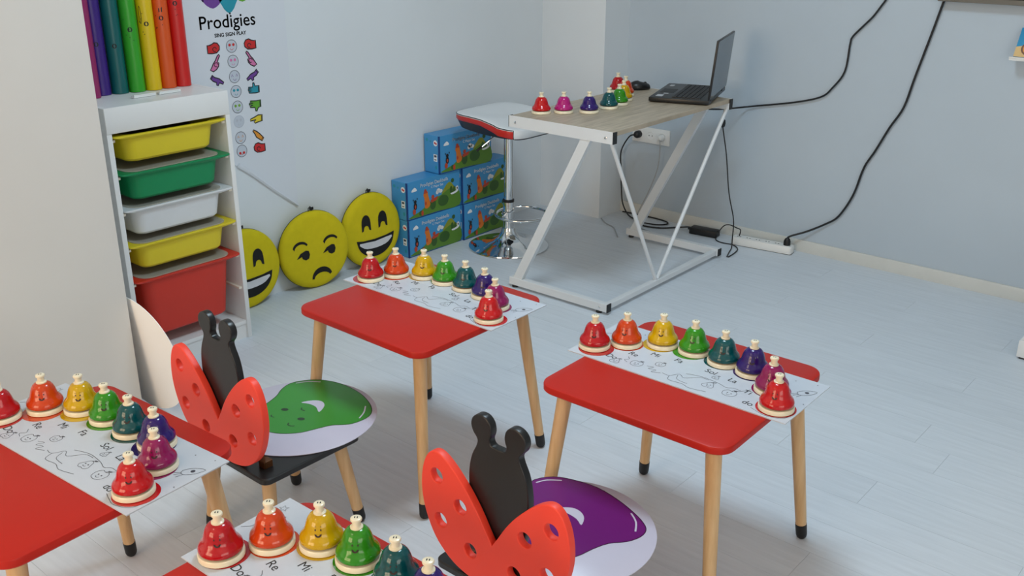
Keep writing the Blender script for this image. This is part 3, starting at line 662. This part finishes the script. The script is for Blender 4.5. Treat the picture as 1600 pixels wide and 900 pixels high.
# ------------------------------------------------------------------ smiley cushions
def cushion(xb, yb, R, tilt, yaw, kind, lab):
    up = Vector((-sin(tilt), 0, cos(tilt))); ri = Vector((sin(yaw), cos(yaw), 0)); ri = (ri-up*ri.dot(up)).normalized(); nn = ri.cross(up)
    c = Vector((xb, yb, 0))+up*R
    lo = 1e9
    t = bpy.data.objects.new('smiley_cushion', None); COL.objects.link(t); t.empty_display_size = 0.05
    TH_ = 0.062
    Mx = Matrix(((ri.x, up.x, nn.x, 0), (ri.y, up.y, nn.y, 0), (ri.z, up.z, nn.z, 0), (0, 0, 0, 1)))
    base = Vector((xb, yb, 0.0))
    t.location = base; tag(t, lab, 'cushion', 'round smiley cushions')
    X = Matrix.Translation(up*R+nn*0.0) @ Mx
    pr = [(0.02, -0.046), (R*0.7, -0.0458), (R-0.014, -0.043), (R-0.005, -0.038), (R, -0.030), (R, -0.018), (R-0.004, -0.009), (R-0.012, -0.002), (R*0.82, 0.0006), (0.02, 0.001)]
    zmin = min((X @ Vector((r*cos(a), r*sin(a), z))).z for r, z in pr for a in [k*pi/60 for k in range(120)])
    X = Matrix.Translation((0, 0, -zmin)) @ X
    body = part('cushion_body', G().lathe(pr, 64, xf=X), M_EMOJI, t, ang=50)
    part('seam', G().lathe([(R-0.0007, -0.0315), (R+0.0012, -0.030), (R+0.0012, -0.0285), (R-0.0007, -0.027)], 64, False, False, xf=X), M_FELT, body)
    g = G(); g.tube([X @ Vector(p) for p in ((-0.008, R-0.004, -0.024), (-0.006, R+0.012, -0.024), (0.003, R+0.019, -0.024), (0.010, R+0.010, -0.024), (0.008, R-0.004, -0.024))], 0.0022, 6)
    g.box(-0.004, 0.016, R+0.004, R+0.016, -0.021, -0.019, xf=X)
    part('hanging_loop', g, M_FELT, t)
    f = lambda u, v: tuple(X @ Vector((u*R, v*R, 0.0022)))
    f2 = lambda u, v: tuple(X @ Vector((u*R, v*R, 0.0030)))
    g = G()
    if kind == 'grin':
        for cx in (-0.29, 0.29):
            cx += 0.03
            g = G(); g.poly([[(cx-0.16, 0.03), (cx-0.155, 0.25)]+arc(cx, 0.27, 0.15, 180, 0, 12, 0.20)+[(cx+0.155, 0.25), (cx+0.16, 0.03), (cx+0.10, 0.05)]+arc(cx, 0.09, 0.085, 0, 180, 8, 0.09)+[(cx-0.10, 0.05)]], f)
            part('felt_eye', g, M_FELT, body, ang=0)
        mo = [(-0.63, -0.17), (-0.40, -0.215), (0.0, -0.235), (0.40, -0.215), (0.69, -0.17)]+arc(0.03, -0.21, 0.64, -8, -172, 20, 0.50)
        m = part('felt_mouth', G().poly([mo], f), M_FELT, body, ang=0)
        te = [(-0.53, -0.26), (0.0, -0.30), (0.59, -0.26), (0.52, -0.37), (0.35, -0.45), (0.03, -0.48), (-0.29, -0.45), (-0.46, -0.37)]
        part('felt_teeth', G().poly([list(reversed(smooth2(te, 2, True)))], f2), M_TOOTH, body, ang=0)
    else:
        for cx, cy in ((-0.40, -0.06), (0.36, -0.06)):
            g = G(); g.poly([[(cx-0.20, cy-0.06), (cx-0.08, cy+0.07), (cx+0.08, cy+0.125), (cx+0.16, cy+0.10), (cx+0.185, cy), (cx+0.15, cy-0.10), (cx+0.06, cy-0.13), (cx-0.03, cy-0.08), (cx-0.05, cy-0.015), (cx-0.12, cy-0.04)]], f)
            part('felt_eye', g, M_FELT, body, ang=0)
        for cx in (-0.46, 0.42): part('felt_brow', G().poly([arc(cx, 0.13, 0.23, 165, 25, 12, 0.19)+arc(cx+0.01, 0.10, 0.19, 28, 175, 12, 0.15)], f), M_FELT, body, ang=0)
        g = G().poly([arc(0.08, -0.74, 0.30, 178, 15, 14, 0.28)+arc(0.08, -0.76, 0.24, 18, 172, 12, 0.16)], f)
        part('felt_mouth', g, M_FELT, body, ang=0)
cushion(0.069, -1.479, 0.170, 0.05, 0.0, 'grin', 'yellow grinning smiley cushion next to the blue boxes')
cushion(0.090, -1.822, 0.1685, 0.05, 0.12, 'sad', 'yellow frowning smiley cushion in the middle of the three')
cushion(0.068, -2.156, 0.165, 0.05, 0.0, 'grin', 'yellow grinning smiley cushion half hidden by the white cabinet')

# ------------------------------------------------------------------ blue boxes
BL, BH, BD = 0.352, 0.180, 0.102
bx_body = G().box(0, BD, 0, BL, 0, BH).mesh('carton', M_BOXB, 30, bevel=0.0018, bseg=1)
xf_ = BD+0.0003
ff = lambda x: (lambda u, v: (x, u, v))
def blob(pts, n=3): return smooth2(pts, n, True)
prints = []
def bp(name, polys, c, x):
    g = G()
    for p in polys:
        ar = sum(a[0]*b[1]-b[0]*a[1] for a, b in zip(p, p[1:]+p[:1]))
        g.poly([p if ar > 0 else list(reversed(p))], ff(x))
    prints.append((name, g.mesh(name, c if not isinstance(c, str) else M_PR[c], 0)))
bp('printed_edge', [[(0, 0), (0.006, 0), (0.006, BH), (0, BH)], [(0, 0), (BL, 0), (BL, 0.004), (0, 0.004)]], M_BOXE, xf_)
bp('printed_hill', [blob([(0.012, 0.006), (0.05, 0.022), (0.09, 0.032), (0.13, 0.055), (0.18, 0.072), (0.23, 0.082), (0.28, 0.10), (0.32, 0.085), (0.346, 0.075), (0.346, 0.005), (0.2, 0.005)])], 'leaf', xf_+0.0003)
bp('printed_mountain', [blob([(0.225, 0.08), (0.25, 0.115), (0.27, 0.13), (0.29, 0.128), (0.31, 0.105), (0.335, 0.085), (0.28, 0.07)])], 'olive', xf_+0.0002)
bp('printed_bush', [circ(0.165, 0.045, 0.020, 14, 0.026), circ(0.235, 0.050, 0.036, 16, 0.027), circ(0.29, 0.09, 0.010, 10, 0.02), circ(0.31, 0.085, 0.008, 10, 0.022), circ(0.30, 0.135, 0.011, 10), circ(0.085, 0.02, 0.012, 10)], 'dleaf', xf_+0.0006)
bp('printed_tower', [blob([(0.112, 0.04), (0.110, 0.085), (0.104, 0.10), (0.112, 0.118), (0.130, 0.116), (0.134, 0.10), (0.140, 0.08), (0.148, 0.05), (0.13, 0.035)])], 'orange', xf_+0.0009)
bp('printed_roof', [[(0.105, 0.108), (0.132, 0.108), (0.122, 0.128), (0.112, 0.128)], circ(0.118, 0.06, 0.006, 8, 0.01), circ(0.165, 0.082, 0.010, 8), [(0.15, 0.07), (0.2, 0.08), (0.19, 0.062), (0.155, 0.055)], circ(0.095, 0.018, 0.008, 8, 0.014)], 'rust', xf_+0.0012)
bp('printed_cloud', [blob([(0.028, 0.132), (0.045, 0.131), (0.062, 0.133), (0.058, 0.144), (0.048, 0.150), (0.040, 0.146), (0.032, 0.141)]), circ(0.203, 0.105, 0.013, 12, 0.011), circ(0.218, 0.100, 0.012, 12, 0.009), circ(0.195, 0.098, 0.01, 12),
                    blob([(0.285, 0.075), (0.31, 0.078), (0.335, 0.086), (0.335, 0.076), (0.31, 0.068), (0.29, 0.068)]), circ(0.33, 0.092, 0.009, 10, 0.012)], 'white', xf_+0.0015)
bp('printed_animal', [circ(0.050, 0.060, 0.011, 12, 0.018), circ(0.050, 0.082, 0.009, 10), circ(0.038, 0.092, 0.003, 8, 0.005), circ(0.063, 0.094, 0.003, 8, 0.005), circ(0.330, 0.092, 0.004, 8, 0.006)], M_INK, xf_+0.0018)
bp('printed_foot', [circ(0.042, 0.035, 0.010, 10, 0.014), circ(0.050, 0.058, 0.005, 8, 0.009)], 'rust', xf_+0.0021)
g = G(); add_text(g, 'Prodigies Deskbells', 0.0235, 0.178, 0.150, ff(xf_+0.0006), 0, 0.0004); add_text(g, 'C Major Set', 0.0165, 0.196, 0.130, ff(xf_+0.0006), 0)
prints.append(('printed_title', g.mesh('printed_title', M_PR['white'], 0)))
fe = lambda y: (lambda u, v: (u, y, v))     # left end, u along depth
def be(name, polys, c, y):
    g = G()
    for p in polys: g.poly([p], fe(y))
    prints.append((name, g.mesh(name, c if not isinstance(c, str) else M_PR[c], 0)))
be('end_badge', [circ(0.078, 0.145, 0.014, 16)], 'white', -0.0003)
be('end_badge_mark', [circ(0.074, 0.146, 0.005, 10), circ(0.083, 0.143, 0.005, 10)], 'redp', -0.0006)
be('end_panel', [[(0.064, 0.058), (0.088, 0.058), (0.088, 0.092), (0.064, 0.092)]], 'white', -0.0003)
be('end_code_bars', [[(0.068, 0.078), (0.084, 0.078), (0.084, 0.088), (0.068, 0.088)], [(0.069, 0.064), (0.083, 0.064), (0.083, 0.068), (0.069, 0.068)]], M_LINE, -0.0006)
be('end_mark', [circ(0.02, 0.155, 0.008, 10), circ(0.044, 0.150, 0.005, 8), circ(0.08, 0.03, 0.007, 8, 0.01)], 'tealp', -0.0003)
be('end_edge', [[(0.095, 0.0), (0.102, 0.0), (0.102, BH), (0.095, BH)]], M_BOXE, -0.0003)
BOXES = [(0.003, -1.308, 0, 0, 'blue bell box at the bottom left of the stack, beside the cushion'), (0.006, -0.950, 0, 0.02, 'blue bell box at the bottom right of the stack, beside the stool base'),
         (0.003, -1.310, BH+0.002, 0.0, 'blue bell box at the left of the middle row'), (0.005, -0.952, BH+0.002, 0.015, 'blue bell box at the right of the middle row, behind the stool post'),
         (0.010, -1.098, 2*(BH+0.002), -0.03, 'blue bell box on top of the stack, under the stool seat')]
for x, y, z, a, lab in BOXES:
    t = thing('bell_box', lab, 'box', (x+(abs(a)*BL if a > 0 else 0), y, z+0.0005), a, 'stacked blue bell boxes')
    cb = obj('carton', bx_body, t)
    for nme, me in prints:
        q = obj(nme, me, cb)
        if nme in ('printed_bush', 'printed_roof', 'printed_cloud', 'printed_animal', 'printed_foot', 'end_mark', 'end_code_bars', 'printed_title'): q['kind'] = 'stuff'

# ------------------------------------------------------------------ bar stool
st = thing('bar_stool', 'chrome bar stool with white, red and black seat behind the desk', 'stool', (0.335, -0.865, 0))
part('base_plate', G().lathe([(0.190, 0), (0.194, 0.003), (0.193, 0.007), (0.170, 0.012), (0.120, 0.020), (0.075, 0.034), (0.050, 0.052), (0.036, 0.075), (0.031, 0.095)], 64), M_CHROME, st, ang=60)
part('column_sleeve', G().lathe([(0.0255, 0.09), (0.0255, 0.225), (0.024, 0.229)], 32), M_CHROME, st)
part('sleeve_ring', G().lathe([(0.0275, 0.224), (0.0275, 0.236), (0.02, 0.238)], 32), M_SOCK, st)
part('column', G().lathe([(0.0215, 0.2), (0.0215, 0.575)], 32), M_CHROME, st)
part('collar', G().lathe([(0.0255, 0.145), (0.0305, 0.147), (0.0305, 0.178), (0.0255, 0.180)], 32, False, False), M_CHROME, st)
ring = [(0.055+0.125*cos(a), 0.035+0.125*sin(a), 0.165) for a in [2*pi*i/40 for i in range(40)]]
fr = part('foot_ring', G().tube(ring, 0.0075, 10, closed=True), M_CHROME, st)
part('ring_strut', G().tube([(-0.015, 0.02, 0.165), (-0.052, 0.093, 0.165)], 0.007, 10), M_CHROME, fr)
part('ring_strut', G().tube([(0.0, -0.02, 0.165), (0.03, -0.087, 0.165)], 0.007, 10), M_CHROME, fr)
part('lever', G().tube(smooth2([(-0.01, -0.03, 0.585), (-0.02, -0.06, 0.575), (-0.022, -0.075, 0.55), (-0.05, -0.13, 0.505), (-0.055, -0.14, 0.497)], 4), 0.0042, 8), M_CHROME, st)
part('lever_knob', G().tube([(-0.050, -0.130, 0.505), (-0.062, -0.152, 0.488)], 0.006, 8), M_SOCK, st)
def interp(tab, x):
    if x <= tab[0][0]: return tab[0][1]
    for (a, b), (c, d) in zip(tab, tab[1:]):
        if x <= c:
            t = (x-a)/(c-a); t = t*t*(3-2*t) if abs(d-b) > 0.012 else t
            return b+(d-b)*t
    return tab[-1][1]
ZT = [(-0.16, 0.660), (-0.05, 0.658), (0.05, 0.652), (0.135, 0.630), (0.23, 0.620)]
ZM = [(-0.16, 0.632), (-0.05, 0.630), (0.05, 0.622), (0.13, 0.592), (0.23, 0.580)]
ZB = [(-0.16, 0.606), (-0.10, 0.592), (0.0, 0.582), (0.13, 0.578), (0.23, 0.576)]
cx0, cy0, HX, HY = 0.022, -0.022, 0.198, 0.194
def ring2(sc, tab, off=0.0, n=72):
    o = []
    for i in range(n):
        a = 2*pi*i/n; c_, s_ = cos(a), sin(a); e = 2/5.0
        x = math.copysign(abs(c_)**e, c_)*HX*sc; y = math.copysign(abs(s_)**e, s_)*HY*sc
        o.append((cx0+x, cy0+y, interp(tab, cx0+x)+off))
    return o
seat = part('seat_cushion', G().loft([ring2(s, ZT, o) for s, o in ((1.0, -0.006), (0.992, 0.001), (0.96, 0.003), (0.8, 0.002), (0.5, -0.004), (0.25, -0.007), (0.05, -0.008))], False, True), M_SEATW, st, ang=60)
band = [ring2(0.985, ZM, 0.0), ring2(1.004, ZM, 0.004), ring2(1.004, ZT, -0.012), ring2(1.0, ZT, -0.0055)]
e0 = 9                                   # the front end face (about +x) is white, the other three sides red
part('seat_band', G().loft([[L[k % 72] for k in range(e0, 73-e0)] for L in band], False, False, closed=False), M_SEATR, st, ang=60)
part('seat_front', G().loft([[L[k % 72] for k in range(72-e0, 72+e0+1)] for L in band], False, False, closed=False), M_SEATW, st, ang=60)
part('seat_shell', G().loft([ring2(0.4, ZB, -0.004), ring2(0.8, ZB, 0.0), ring2(0.93, ZB, 0.004), ring2(0.985, ZM, 0.001)], True, False), M_SEATB, st, ang=60)
rt_, rm_ = ring2(0.998, ZT, -0.001), ring2(1.0, ZM, 0.001)
pip = [rm_[k % 72] for k in range(72-e0, 72+e0+1)]+[rt_[k] for k in range(e0, 73-e0)]
part('seat_piping', G().tube([tuple(p) for p in pip], 0.0022, 6, closed=True), M_SEATB, st)
part('seat_mount', G().box(-0.05, 0.05, -0.05, 0.05, 0.566, 0.582), M_SOCK, st, bevel=0.003)

# ------------------------------------------------------------------ desk
dk = thing('z_frame_desk', 'white steel Z-frame desk with grey oak top', 'desk', (0.6975, -1.268, 0), 0.0113)
DW, DL = 0.506, 0.917; RH = 0.036
part('desk_top', G().box(0.0, DW, 0.004, DL-0.004, DH-0.018, DH), M_OAK, dk, bevel=0.001, bseg=1, ang=30)
for s in (0, 1):
    y0 = -0.006 if s == 0 else DL-0.020
    r_ = part('top_rail', G().box(-0.004, DW+0.002, y0, y0+0.026, DH-0.046, DH+0.002 if False else DH-0.0185).box(-0.004, DW+0.002, y0 if s == 0 else y0+0.023, y0+0.003 if s == 0 else y0+0.026, DH-0.0185, DH+0.001), M_STEEL, dk, ang=0)
    part('end_cap', G().box(DW+0.002, DW+0.005, y0, y0+0.026, DH-0.046, DH), M_SOCK, r_, ang=0)
    part('end_cap', G().box(-0.007, -0.004, y0, y0+0.026, DH-0.046, DH), M_SOCK, r_, ang=0)
    for xx in (0.03, DW-0.03):
        yy = y0-0.001 if s == 0 else y0+0.027
        part('screw', G().lathe([(0.0055, -0.002), (0.0055, 0.001), (0.003, 0.002)], 12, xf=Matrix.Translation((xx, yy, DH-0.024)) @ Matrix.Rotation(pi/2, 4, 'X')), M_CHROME, r_)
    b_ = part('base_rail', G().box(-0.004, DW+0.004, y0, y0+0.028, 0.012, 0.046), M_STEEL, dk, bevel=0.0015, bseg=1, ang=30)
    part('end_cap', G().box(DW+0.004, DW+0.008, y0, y0+0.028, 0.012, 0.046), M_SOCK, b_, ang=0)
    for xx in (0.02, DW-0.04): part('foot_pad', G().lathe([(0.012, 0), (0.014, 0.003), (0.012, 0.012)], 14, xf=Matrix.Translation((xx, y0+0.013, 0))), M_SOCK, b_)
    part('screw', G().lathe([(0.0045, -0.002), (0.0045, 0.001), (0.003, 0.002)], 12, xf=Matrix.Translation((DW-0.03, y0-0.0005, 0.028)) @ Matrix.Rotation(pi/2, 4, 'X')), M_CHROME, b_)
    # slanting flat leg of the Z
    g = G(); ya, yb = y0+0.002, y0+0.024
    g.loft([[(0.357, ya, DH-0.046), (0.403, ya, DH-0.046), (0.403, yb, DH-0.046), (0.357, yb, DH-0.046)], [(0.018, ya, 0.046), (0.064, ya, 0.046), (0.064, yb, 0.046), (0.018, yb, 0.046)]])
    part('slanted_leg', g, M_STEEL, dk, ang=0)
part('base_beam', G().box(DW-0.026, DW-0.002, 0.02, DL-0.02, 0.016, 0.040), M_STEEL, dk, bevel=0.0015, bseg=1, ang=30)
for a, b in (((DW-0.014, 0.012, DH-0.046), (DW-0.014, 0.385, 0.040)), ((DW-0.014, DL-0.012, DH-0.046), (DW-0.014, 0.395, 0.040))):
    part('brace', G().tube([a, b], 0.0085, 12), M_STEEL, dk)

# ------------------------------------------------------------------ laptop, mouse
lp = thing('laptop', 'open black laptop on the right half of the wooden desk', 'laptop', (0.9581, -0.6544, DH+0.0006), 0.3375)
LW, LD = 0.392, 0.264
part('base', G().box(0, LD, 0, LW, 0.003, 0.022), M_LAPTOP, lp, bevel=0.004)
for a, b in ((0.03, 0.03), (0.03, LW-0.03), (LD-0.03, 0.03), (LD-0.03, LW-0.03)): part('rubber_foot', G().lathe([(0.008, 0), (0.008, 0.004)], 12, xf=Matrix.Translation((a, b, 0))), M_SOCK, lp)
kb = part('keyboard', G().box(0.095, 0.225, 0.02, LW-0.02, 0.022, 0.0228), M_LAPTOP, lp, ang=0)
for r in range(6):
    for k in range(15):
        x0 = 0.098+r*0.021; y0 = 0.024+k*0.0232
        if r == 0 and 4 <= k <= 8:
            if k == 4: part('key', G().box(x0, x0+0.017, y0, y0+0.0232*5-0.004, 0.0228, 0.0250), M_KEY, kb, ang=0)
            continue
        if 'km' not in globals(): km = G().box(0, 0.017, 0, 0.0192, 0.0228, 0.0250).mesh('key', M_KEY, 0)
        obj('key', km, kb, loc=(x0, y0, 0))
part('touchpad', G().box(0.018, 0.080, 0.13, 0.235, 0.022, 0.0226), M_KEY, lp, ang=0)
part('sticker', G().box(0.022, 0.052, 0.035, 0.080, 0.022, 0.0225), M_STICKER, lp, ang=0)
part('sticker', G().box(0.040, 0.062, 0.105, 0.125, 0.022, 0.0225), M_STICKER, lp, ang=0)
part('sticker', G().box(0.022, 0.042, 0.310, 0.345, 0.022, 0.0225), M_STICKER, lp, ang=0)
xf = Matrix.Translation((LD-0.004, 0, 0.024)) @ Matrix.Rotation(pi/2-1.486, 4, 'Y')
ld = part('lid', G().box(-0.003, 0.007, 0, LW, 0, 0.250, xf=xf), M_LAPTOP, lp, bevel=0.003)
part('lid_cover', G().box(0.0071, 0.0079, 0.004, LW-0.004, 0.006, 0.246, xf=xf), M_LID_BACK, ld, ang=0)
part('display', G().box(-0.0036, -0.0031, 0.014, LW-0.014, 0.022, 0.238, xf=xf), M_LID_BACK, ld, ang=0)
part('hinge', G().tube([(LD-0.002, 0.03, 0.022), (LD-0.002, 0.10, 0.022)], 0.006, 10), M_LAPTOP, lp)
part('hinge', G().tube([(LD-0.002, LW-0.10, 0.022), (LD-0.002, LW-0.03, 0.022)], 0.006, 10), M_LAPTOP, lp)
ms = thing('computer_mouse', 'black computer mouse at the far edge of the wooden desk', 'mouse', (0.752, -0.415, DH+0.0004), 0.9)
L = []
for s, z in ((0.90, 0), (1.0, 0.005), (1.0, 0.012), (0.93, 0.022), (0.78, 0.030), (0.52, 0.035), (0.2, 0.037)):
    L.append([(0.052*s*cos(a)*(1.0), 0.031*s*sin(a)*(1-0.12*cos(a)), z*(1.0-0.12*cos(a))) for a in [2*pi*i/28 for i in range(28)]])
mb = part('shell', G().loft(L), M_LAPTOP, ms, ang=60)
part('scroll_wheel', G().lathe([(0.006, -0.003), (0.0075, -0.002), (0.0075, 0.002), (0.006, 0.003)], 16, xf=Matrix.Translation((0.026, 0, 0.0275)) @ Matrix.Rotation(pi/2, 4, 'X')), M_SOCK, ms)

# ------------------------------------------------------------------ sockets, cables, power strip
so = thing('wall_socket', 'white triple wall socket plate behind the desk', 'socket', (0.567, 0, 0.434))
part('plate', G().box(-0.113, 0.113, -0.010, -0.0, -0.040, 0.040), M_PLASTIC, so, bevel=0.002)
for dx in (-0.070, 0, 0.070):
    X = Matrix.Translation((dx, -0.0102, 0)) @ Matrix.Rotation(pi/2, 4, 'X')
    r = part('socket_ring', G().lathe([(0.022, -0.001), (0.0215, 0.0015), (0.0195, 0.0015), (0.018, -0.0005)], 28, False, True, xf=X), M_PLASTIC, so)
    part('pin_hole', G().lathe([(0.003, 0), (0.003, 0.0006)], 10, xf=X @ Matrix.Translation((-0.0095, 0, -0.0004))), M_SLOT, r)
    part('pin_hole', G().lathe([(0.003, 0), (0.003, 0.0006)], 10, xf=X @ Matrix.Translation((0.0095, 0, -0.0004))), M_SLOT, r)
def cable(name, lab, pts, r, m, n=6, cat='cable'):
    t = thing(name, lab, cat, tuple(pts[-1]))
    o = Vector(pts[-1])
    part('cord', G().tube([Vector(p)-o for p in smooth2(pts, n)], r, 8), m, t, ang=60)
    return t, o
t, o = cable('power_cable', 'black power cable from the wall socket down to the adapter', [(0.497, -0.045, 0.434), (0.462, -0.05, 0.421), (0.415, -0.05, 0.338), (0.418, -0.05, 0.242), (0.422, -0.045, 0.142), (0.445, -0.06, 0.06), (0.50, -0.085, 0.012), (0.56, -0.11, 0.0045), (0.646, -0.172, 0.0045), (0.743, -0.15, 0.0045), (0.80, -0.09, 0.005), (0.855, -0.070, 0.014), (0.884, -0.0765, 0.018)], 0.0038, M_CABLE)
part('plug', G().lathe([(0.019, 0.0), (0.019, 0.022), (0.014, 0.032), (0.006, 0.036)], 20, xf=Matrix.Translation(Vector((0.497, -0.0122, 0.434))-o) @ Matrix.Rotation(pi/2, 4, 'X')), M_CABLE, t)
cable('loose_cable', 'black cable looped on the floor under the desk', [(0.43, -0.035, 0.005), (0.50, -0.03, 0.005), (0.60, -0.025, 0.005), (0.70, -0.035, 0.005), (0.735, -0.07, 0.005), (0.70, -0.115, 0.005), (0.63, -0.135, 0.006)], 0.0036, M_CABLE)
t, o = cable('grey_power_cable', 'grey cable hanging from the right wall socket to the floor', [(0.637, -0.035, 0.43), (0.650, -0.045, 0.39), (0.645, -0.05, 0.284), (0.609, -0.06, 0.164), (0.57, -0.08, 0.06), (0.585, -0.15, 0.012), (0.649, -0.205, 0.0035), (0.75, -0.24, 0.0035), (0.874, -0.275, 0.0035), (0.904, -0.33, 0.0035)], 0.003, M_GCABLE)
part('plug', G().lathe([(0.018, 0.0), (0.018, 0.012), (0.012, 0.024), (0.006, 0.026)], 20, xf=Matrix.Translation(Vector((0.637, -0.0122, 0.434))-o) @ Matrix.Rotation(pi/2, 4, 'X')), M_PLASTIC, t)
cable('thin_grey_cable', 'thin grey cable on the floor between the column and the desk base', [(0.412, -0.205, 0.003), (0.48, -0.26, 0.003), (0.56, -0.30, 0.003), (0.66, -0.41, 0.003)], 0.0026, M_GCABLE)
ad = thing('power_adapter', 'black laptop power adapter lying on the floor by the right wall', 'adapter', (0.965, -0.088, 0.0), 0.10)
part('adapter_body', G().box(-0.072, 0.072, -0.029, 0.029, 0.001, 0.034), M_CABLE, ad, bevel=0.004)
part('cord_grip', G().lathe([(0.006, 0), (0.0045, 0.018)], 12, xf=Matrix.Translation((-0.072, 0, 0.017)) @ Matrix.Rotation(-pi/2, 4, 'Y')), M_CABLE, ad)
SX, SY, SA = 1.283, -0.088, 0.13
ps = thing('power_strip', 'white six-way power strip on the floor along the right wall', 'power strip', (SX, SY, 0.0), SA)
part('strip_body', G().loft([rrect(0.150-i, 0.028-i, 0.010, z, 4) for z, i in ((0.001, 0.001), (0.004, 0), (0.034, 0.001), (0.038, 0.004))]), M_PLASTIC, ps, ang=35)
part('strip_base', G().loft([rrect(0.148, 0.026, 0.009, 0.0, 4), rrect(0.1505, 0.0285, 0.010, 0.002, 4)]), M_SOCK, ps)
for k in range(6):
    X = Matrix.Translation((-0.118+k*0.0475, 0, 0.0381))
    r = part('socket_ring', G().lathe([(0.019, -0.001), (0.0185, 0.0012), (0.017, 0.0012), (0.0165, -0.0003)], 22, False, True, xf=X), M_PLASTIC, ps)
    for s in (-1, 1): part('pin_hole', G().box(s*0.007-0.0028, s*0.007+0.0028, -0.0028, 0.0028, 0.0, 0.0008, xf=X), M_SOCK, r, ang=0)
def sp(u, v, z): return (SX+u*cos(SA)-v*sin(SA), SY+u*sin(SA)+v*cos(SA), z)
cable('adapter_cable', 'thin black cable from the adapter plugged into the power strip', [(1.036, -0.081, 0.022), (1.05, -0.055, 0.055), (1.07, -0.035, 0.062), (1.12, -0.05, 0.060), (1.155, -0.075, 0.062), sp(-0.118, 0.0, 0.042)], 0.0028, M_CABLE)
cable('looped_adapter_cable', 'black adapter cord curling across the floor in front of the strip', [(1.036, -0.085, 0.012), (1.055, -0.13, 0.004), (1.10, -0.15, 0.004), (1.155, -0.145, 0.004), (1.205, -0.185, 0.004), (1.225, -0.26, 0.004), (1.228, -0.318, 0.004)], 0.0028, M_CABLE)
t, o = cable('laptop_cable', 'black cable hanging from the laptop past the desk leg to the floor', [(1.155, -0.335, DH-0.06), (1.150, -0.318, 0.67), (1.135, -0.30, 0.617), (1.150, -0.27, 0.472), (1.168, -0.25, 0.293), (1.188, -0.22, 0.157), (1.175, -0.19, 0.06), (1.18, -0.20, 0.010), (1.200, -0.26, 0.0045), (1.222, -0.318, 0.0045)], 0.0028, M_CABLE)
part('ferrite_lump', G().lathe([(0.004, -0.02), (0.011, -0.014), (0.013, 0), (0.011, 0.014), (0.004, 0.02)], 16, xf=Matrix.Translation(Vector((1.135, -0.300, 0.622))-o)), M_CABLE, t)
cable('video_cable', 'black video cable running from the laptop up the right wall', [(1.03, -0.33, 0.735-0.055), (1.05, -0.20, 0.66), (1.085, -0.05, 0.651), (1.142, -0.014, 0.660), (1.333, -0.012, 0.700), (1.458, -0.012, 0.739), (1.507, -0.012, 0.784), (1.556, -0.012, 0.863), (1.565, -0.012, 0.979), (1.572, -0.012, 1.013), (1.611, -0.012, 1.059), (1.653, -0.012, 1.107), (1.693, -0.012, 1.17), (1.76, -0.012, 1.27), (1.90, -0.02, 1.34), (1.925, -0.02, 1.35)], 0.0042, M_CABLE, 5)
t, o = cable('screen_power_cable', 'black power cable rising from the power strip up the right wall', [sp(0.1195, 0.0, 0.075), sp(0.135, 0.012, 0.085), (1.472, -0.03, 0.110), (1.55, -0.014, 0.158), (1.61, -0.012, 0.209), (1.665, -0.012, 0.320), (1.698, -0.012, 0.453), (1.739, -0.012, 0.538), (1.786, -0.012, 0.645), (1.834, -0.012, 0.740), (1.863, -0.012, 0.873), (1.903, -0.012, 1.047), (1.932, -0.012, 1.179), (1.94, -0.012, 1.19)], 0.0048, M_CABLE, 5)
part('plug', G().lathe([(0.0165, 0.0), (0.0165, 0.018), (0.012, 0.030), (0.005, 0.036)], 18, xf=Matrix.Translation(Vector(sp(0.1195, 0, 0.0394))-o)), M_CABLE, t)

# ------------------------------------------------------------------ things at the right edge of the picture
tv = thing('wall_screen', 'wall-mounted flat screen showing only its lower edge at the top right', 'screen', (2.42, 0, 1.186))
part('housing', G().box(-0.50, 0.50, -0.055, -0.001, 0, 0.58), M_BEZEL, tv, bevel=0.004)
part('display', G().box(-0.485, 0.485, -0.0565, -0.0552, 0.02, 0.565), M_KEY, tv, ang=0)
lg = thing('picture_ledge', 'narrow white ledge on the right wall under the picture book', 'shelf', (2.235, 0, 0.985))
part('board', G().box(0, 0.42, -0.09, 0, 0, 0.009), M_PLASTIC, lg, bevel=0.001)
part('front_lip', G().box(0, 0.42, -0.092, -0.086, 0.009, 0.014), M_PLASTIC, lg)
bk = thing('picture_book', 'blue picture book with a round face leaning on the white ledge', 'book', (2.245, -0.076, 0.9995))
xf = Matrix.Rotation(rad(-30), 4, 'X')
cv = part('cover', G().box(0, 0.21, 0, 0.008, 0, 0.12, xf=xf), M_PR['sky'], bk, bevel=0.001)
f3 = lambda u, v: tuple(xf @ Vector((u, -0.0004, v)))
f4 = lambda u, v: tuple(xf @ Vector((u, -0.0008, v)))
part('printed_sand', G().poly([[(0, 0), (0.21, 0), (0.21, 0.055), (0.12, 0.06), (0.02, 0.045), (0, 0.04)]], f3), M_PR['tan'], cv, ang=0)
part('printed_ring', G().poly([circ(0.055, 0.035, 0.036, 20, 0.030)], f4), M_PR['brown'], cv, ang=0)
f5 = lambda u, v: tuple(xf @ Vector((u, -0.0012, v)))
part('printed_round_face', G().poly([circ(0.055, 0.035, 0.029, 20, 0.024)], f5), M_PR['orap'], cv, ang=0)
lb = thing('white_platform', 'low white platform corner at the right edge on the floor', 'platform', (2.575, -0.615, 0))
part('plinth', G().box(0.008, 0.60, 0.008, 0.42, 0, 0.012), M_SOCK, lb, ang=0)  # black strip, the shaded gap under the platform put into its colour
part('platform_body', G().box(0, 0.61, 0, 0.43, 0.008, 0.072), M_WHITE, lb, bevel=0.002)
part('platform_top', G().box(-0.004+0.012, 0.60, 0.010, 0.42, 0.072, 0.082), M_WHITE, lb, bevel=0.002)
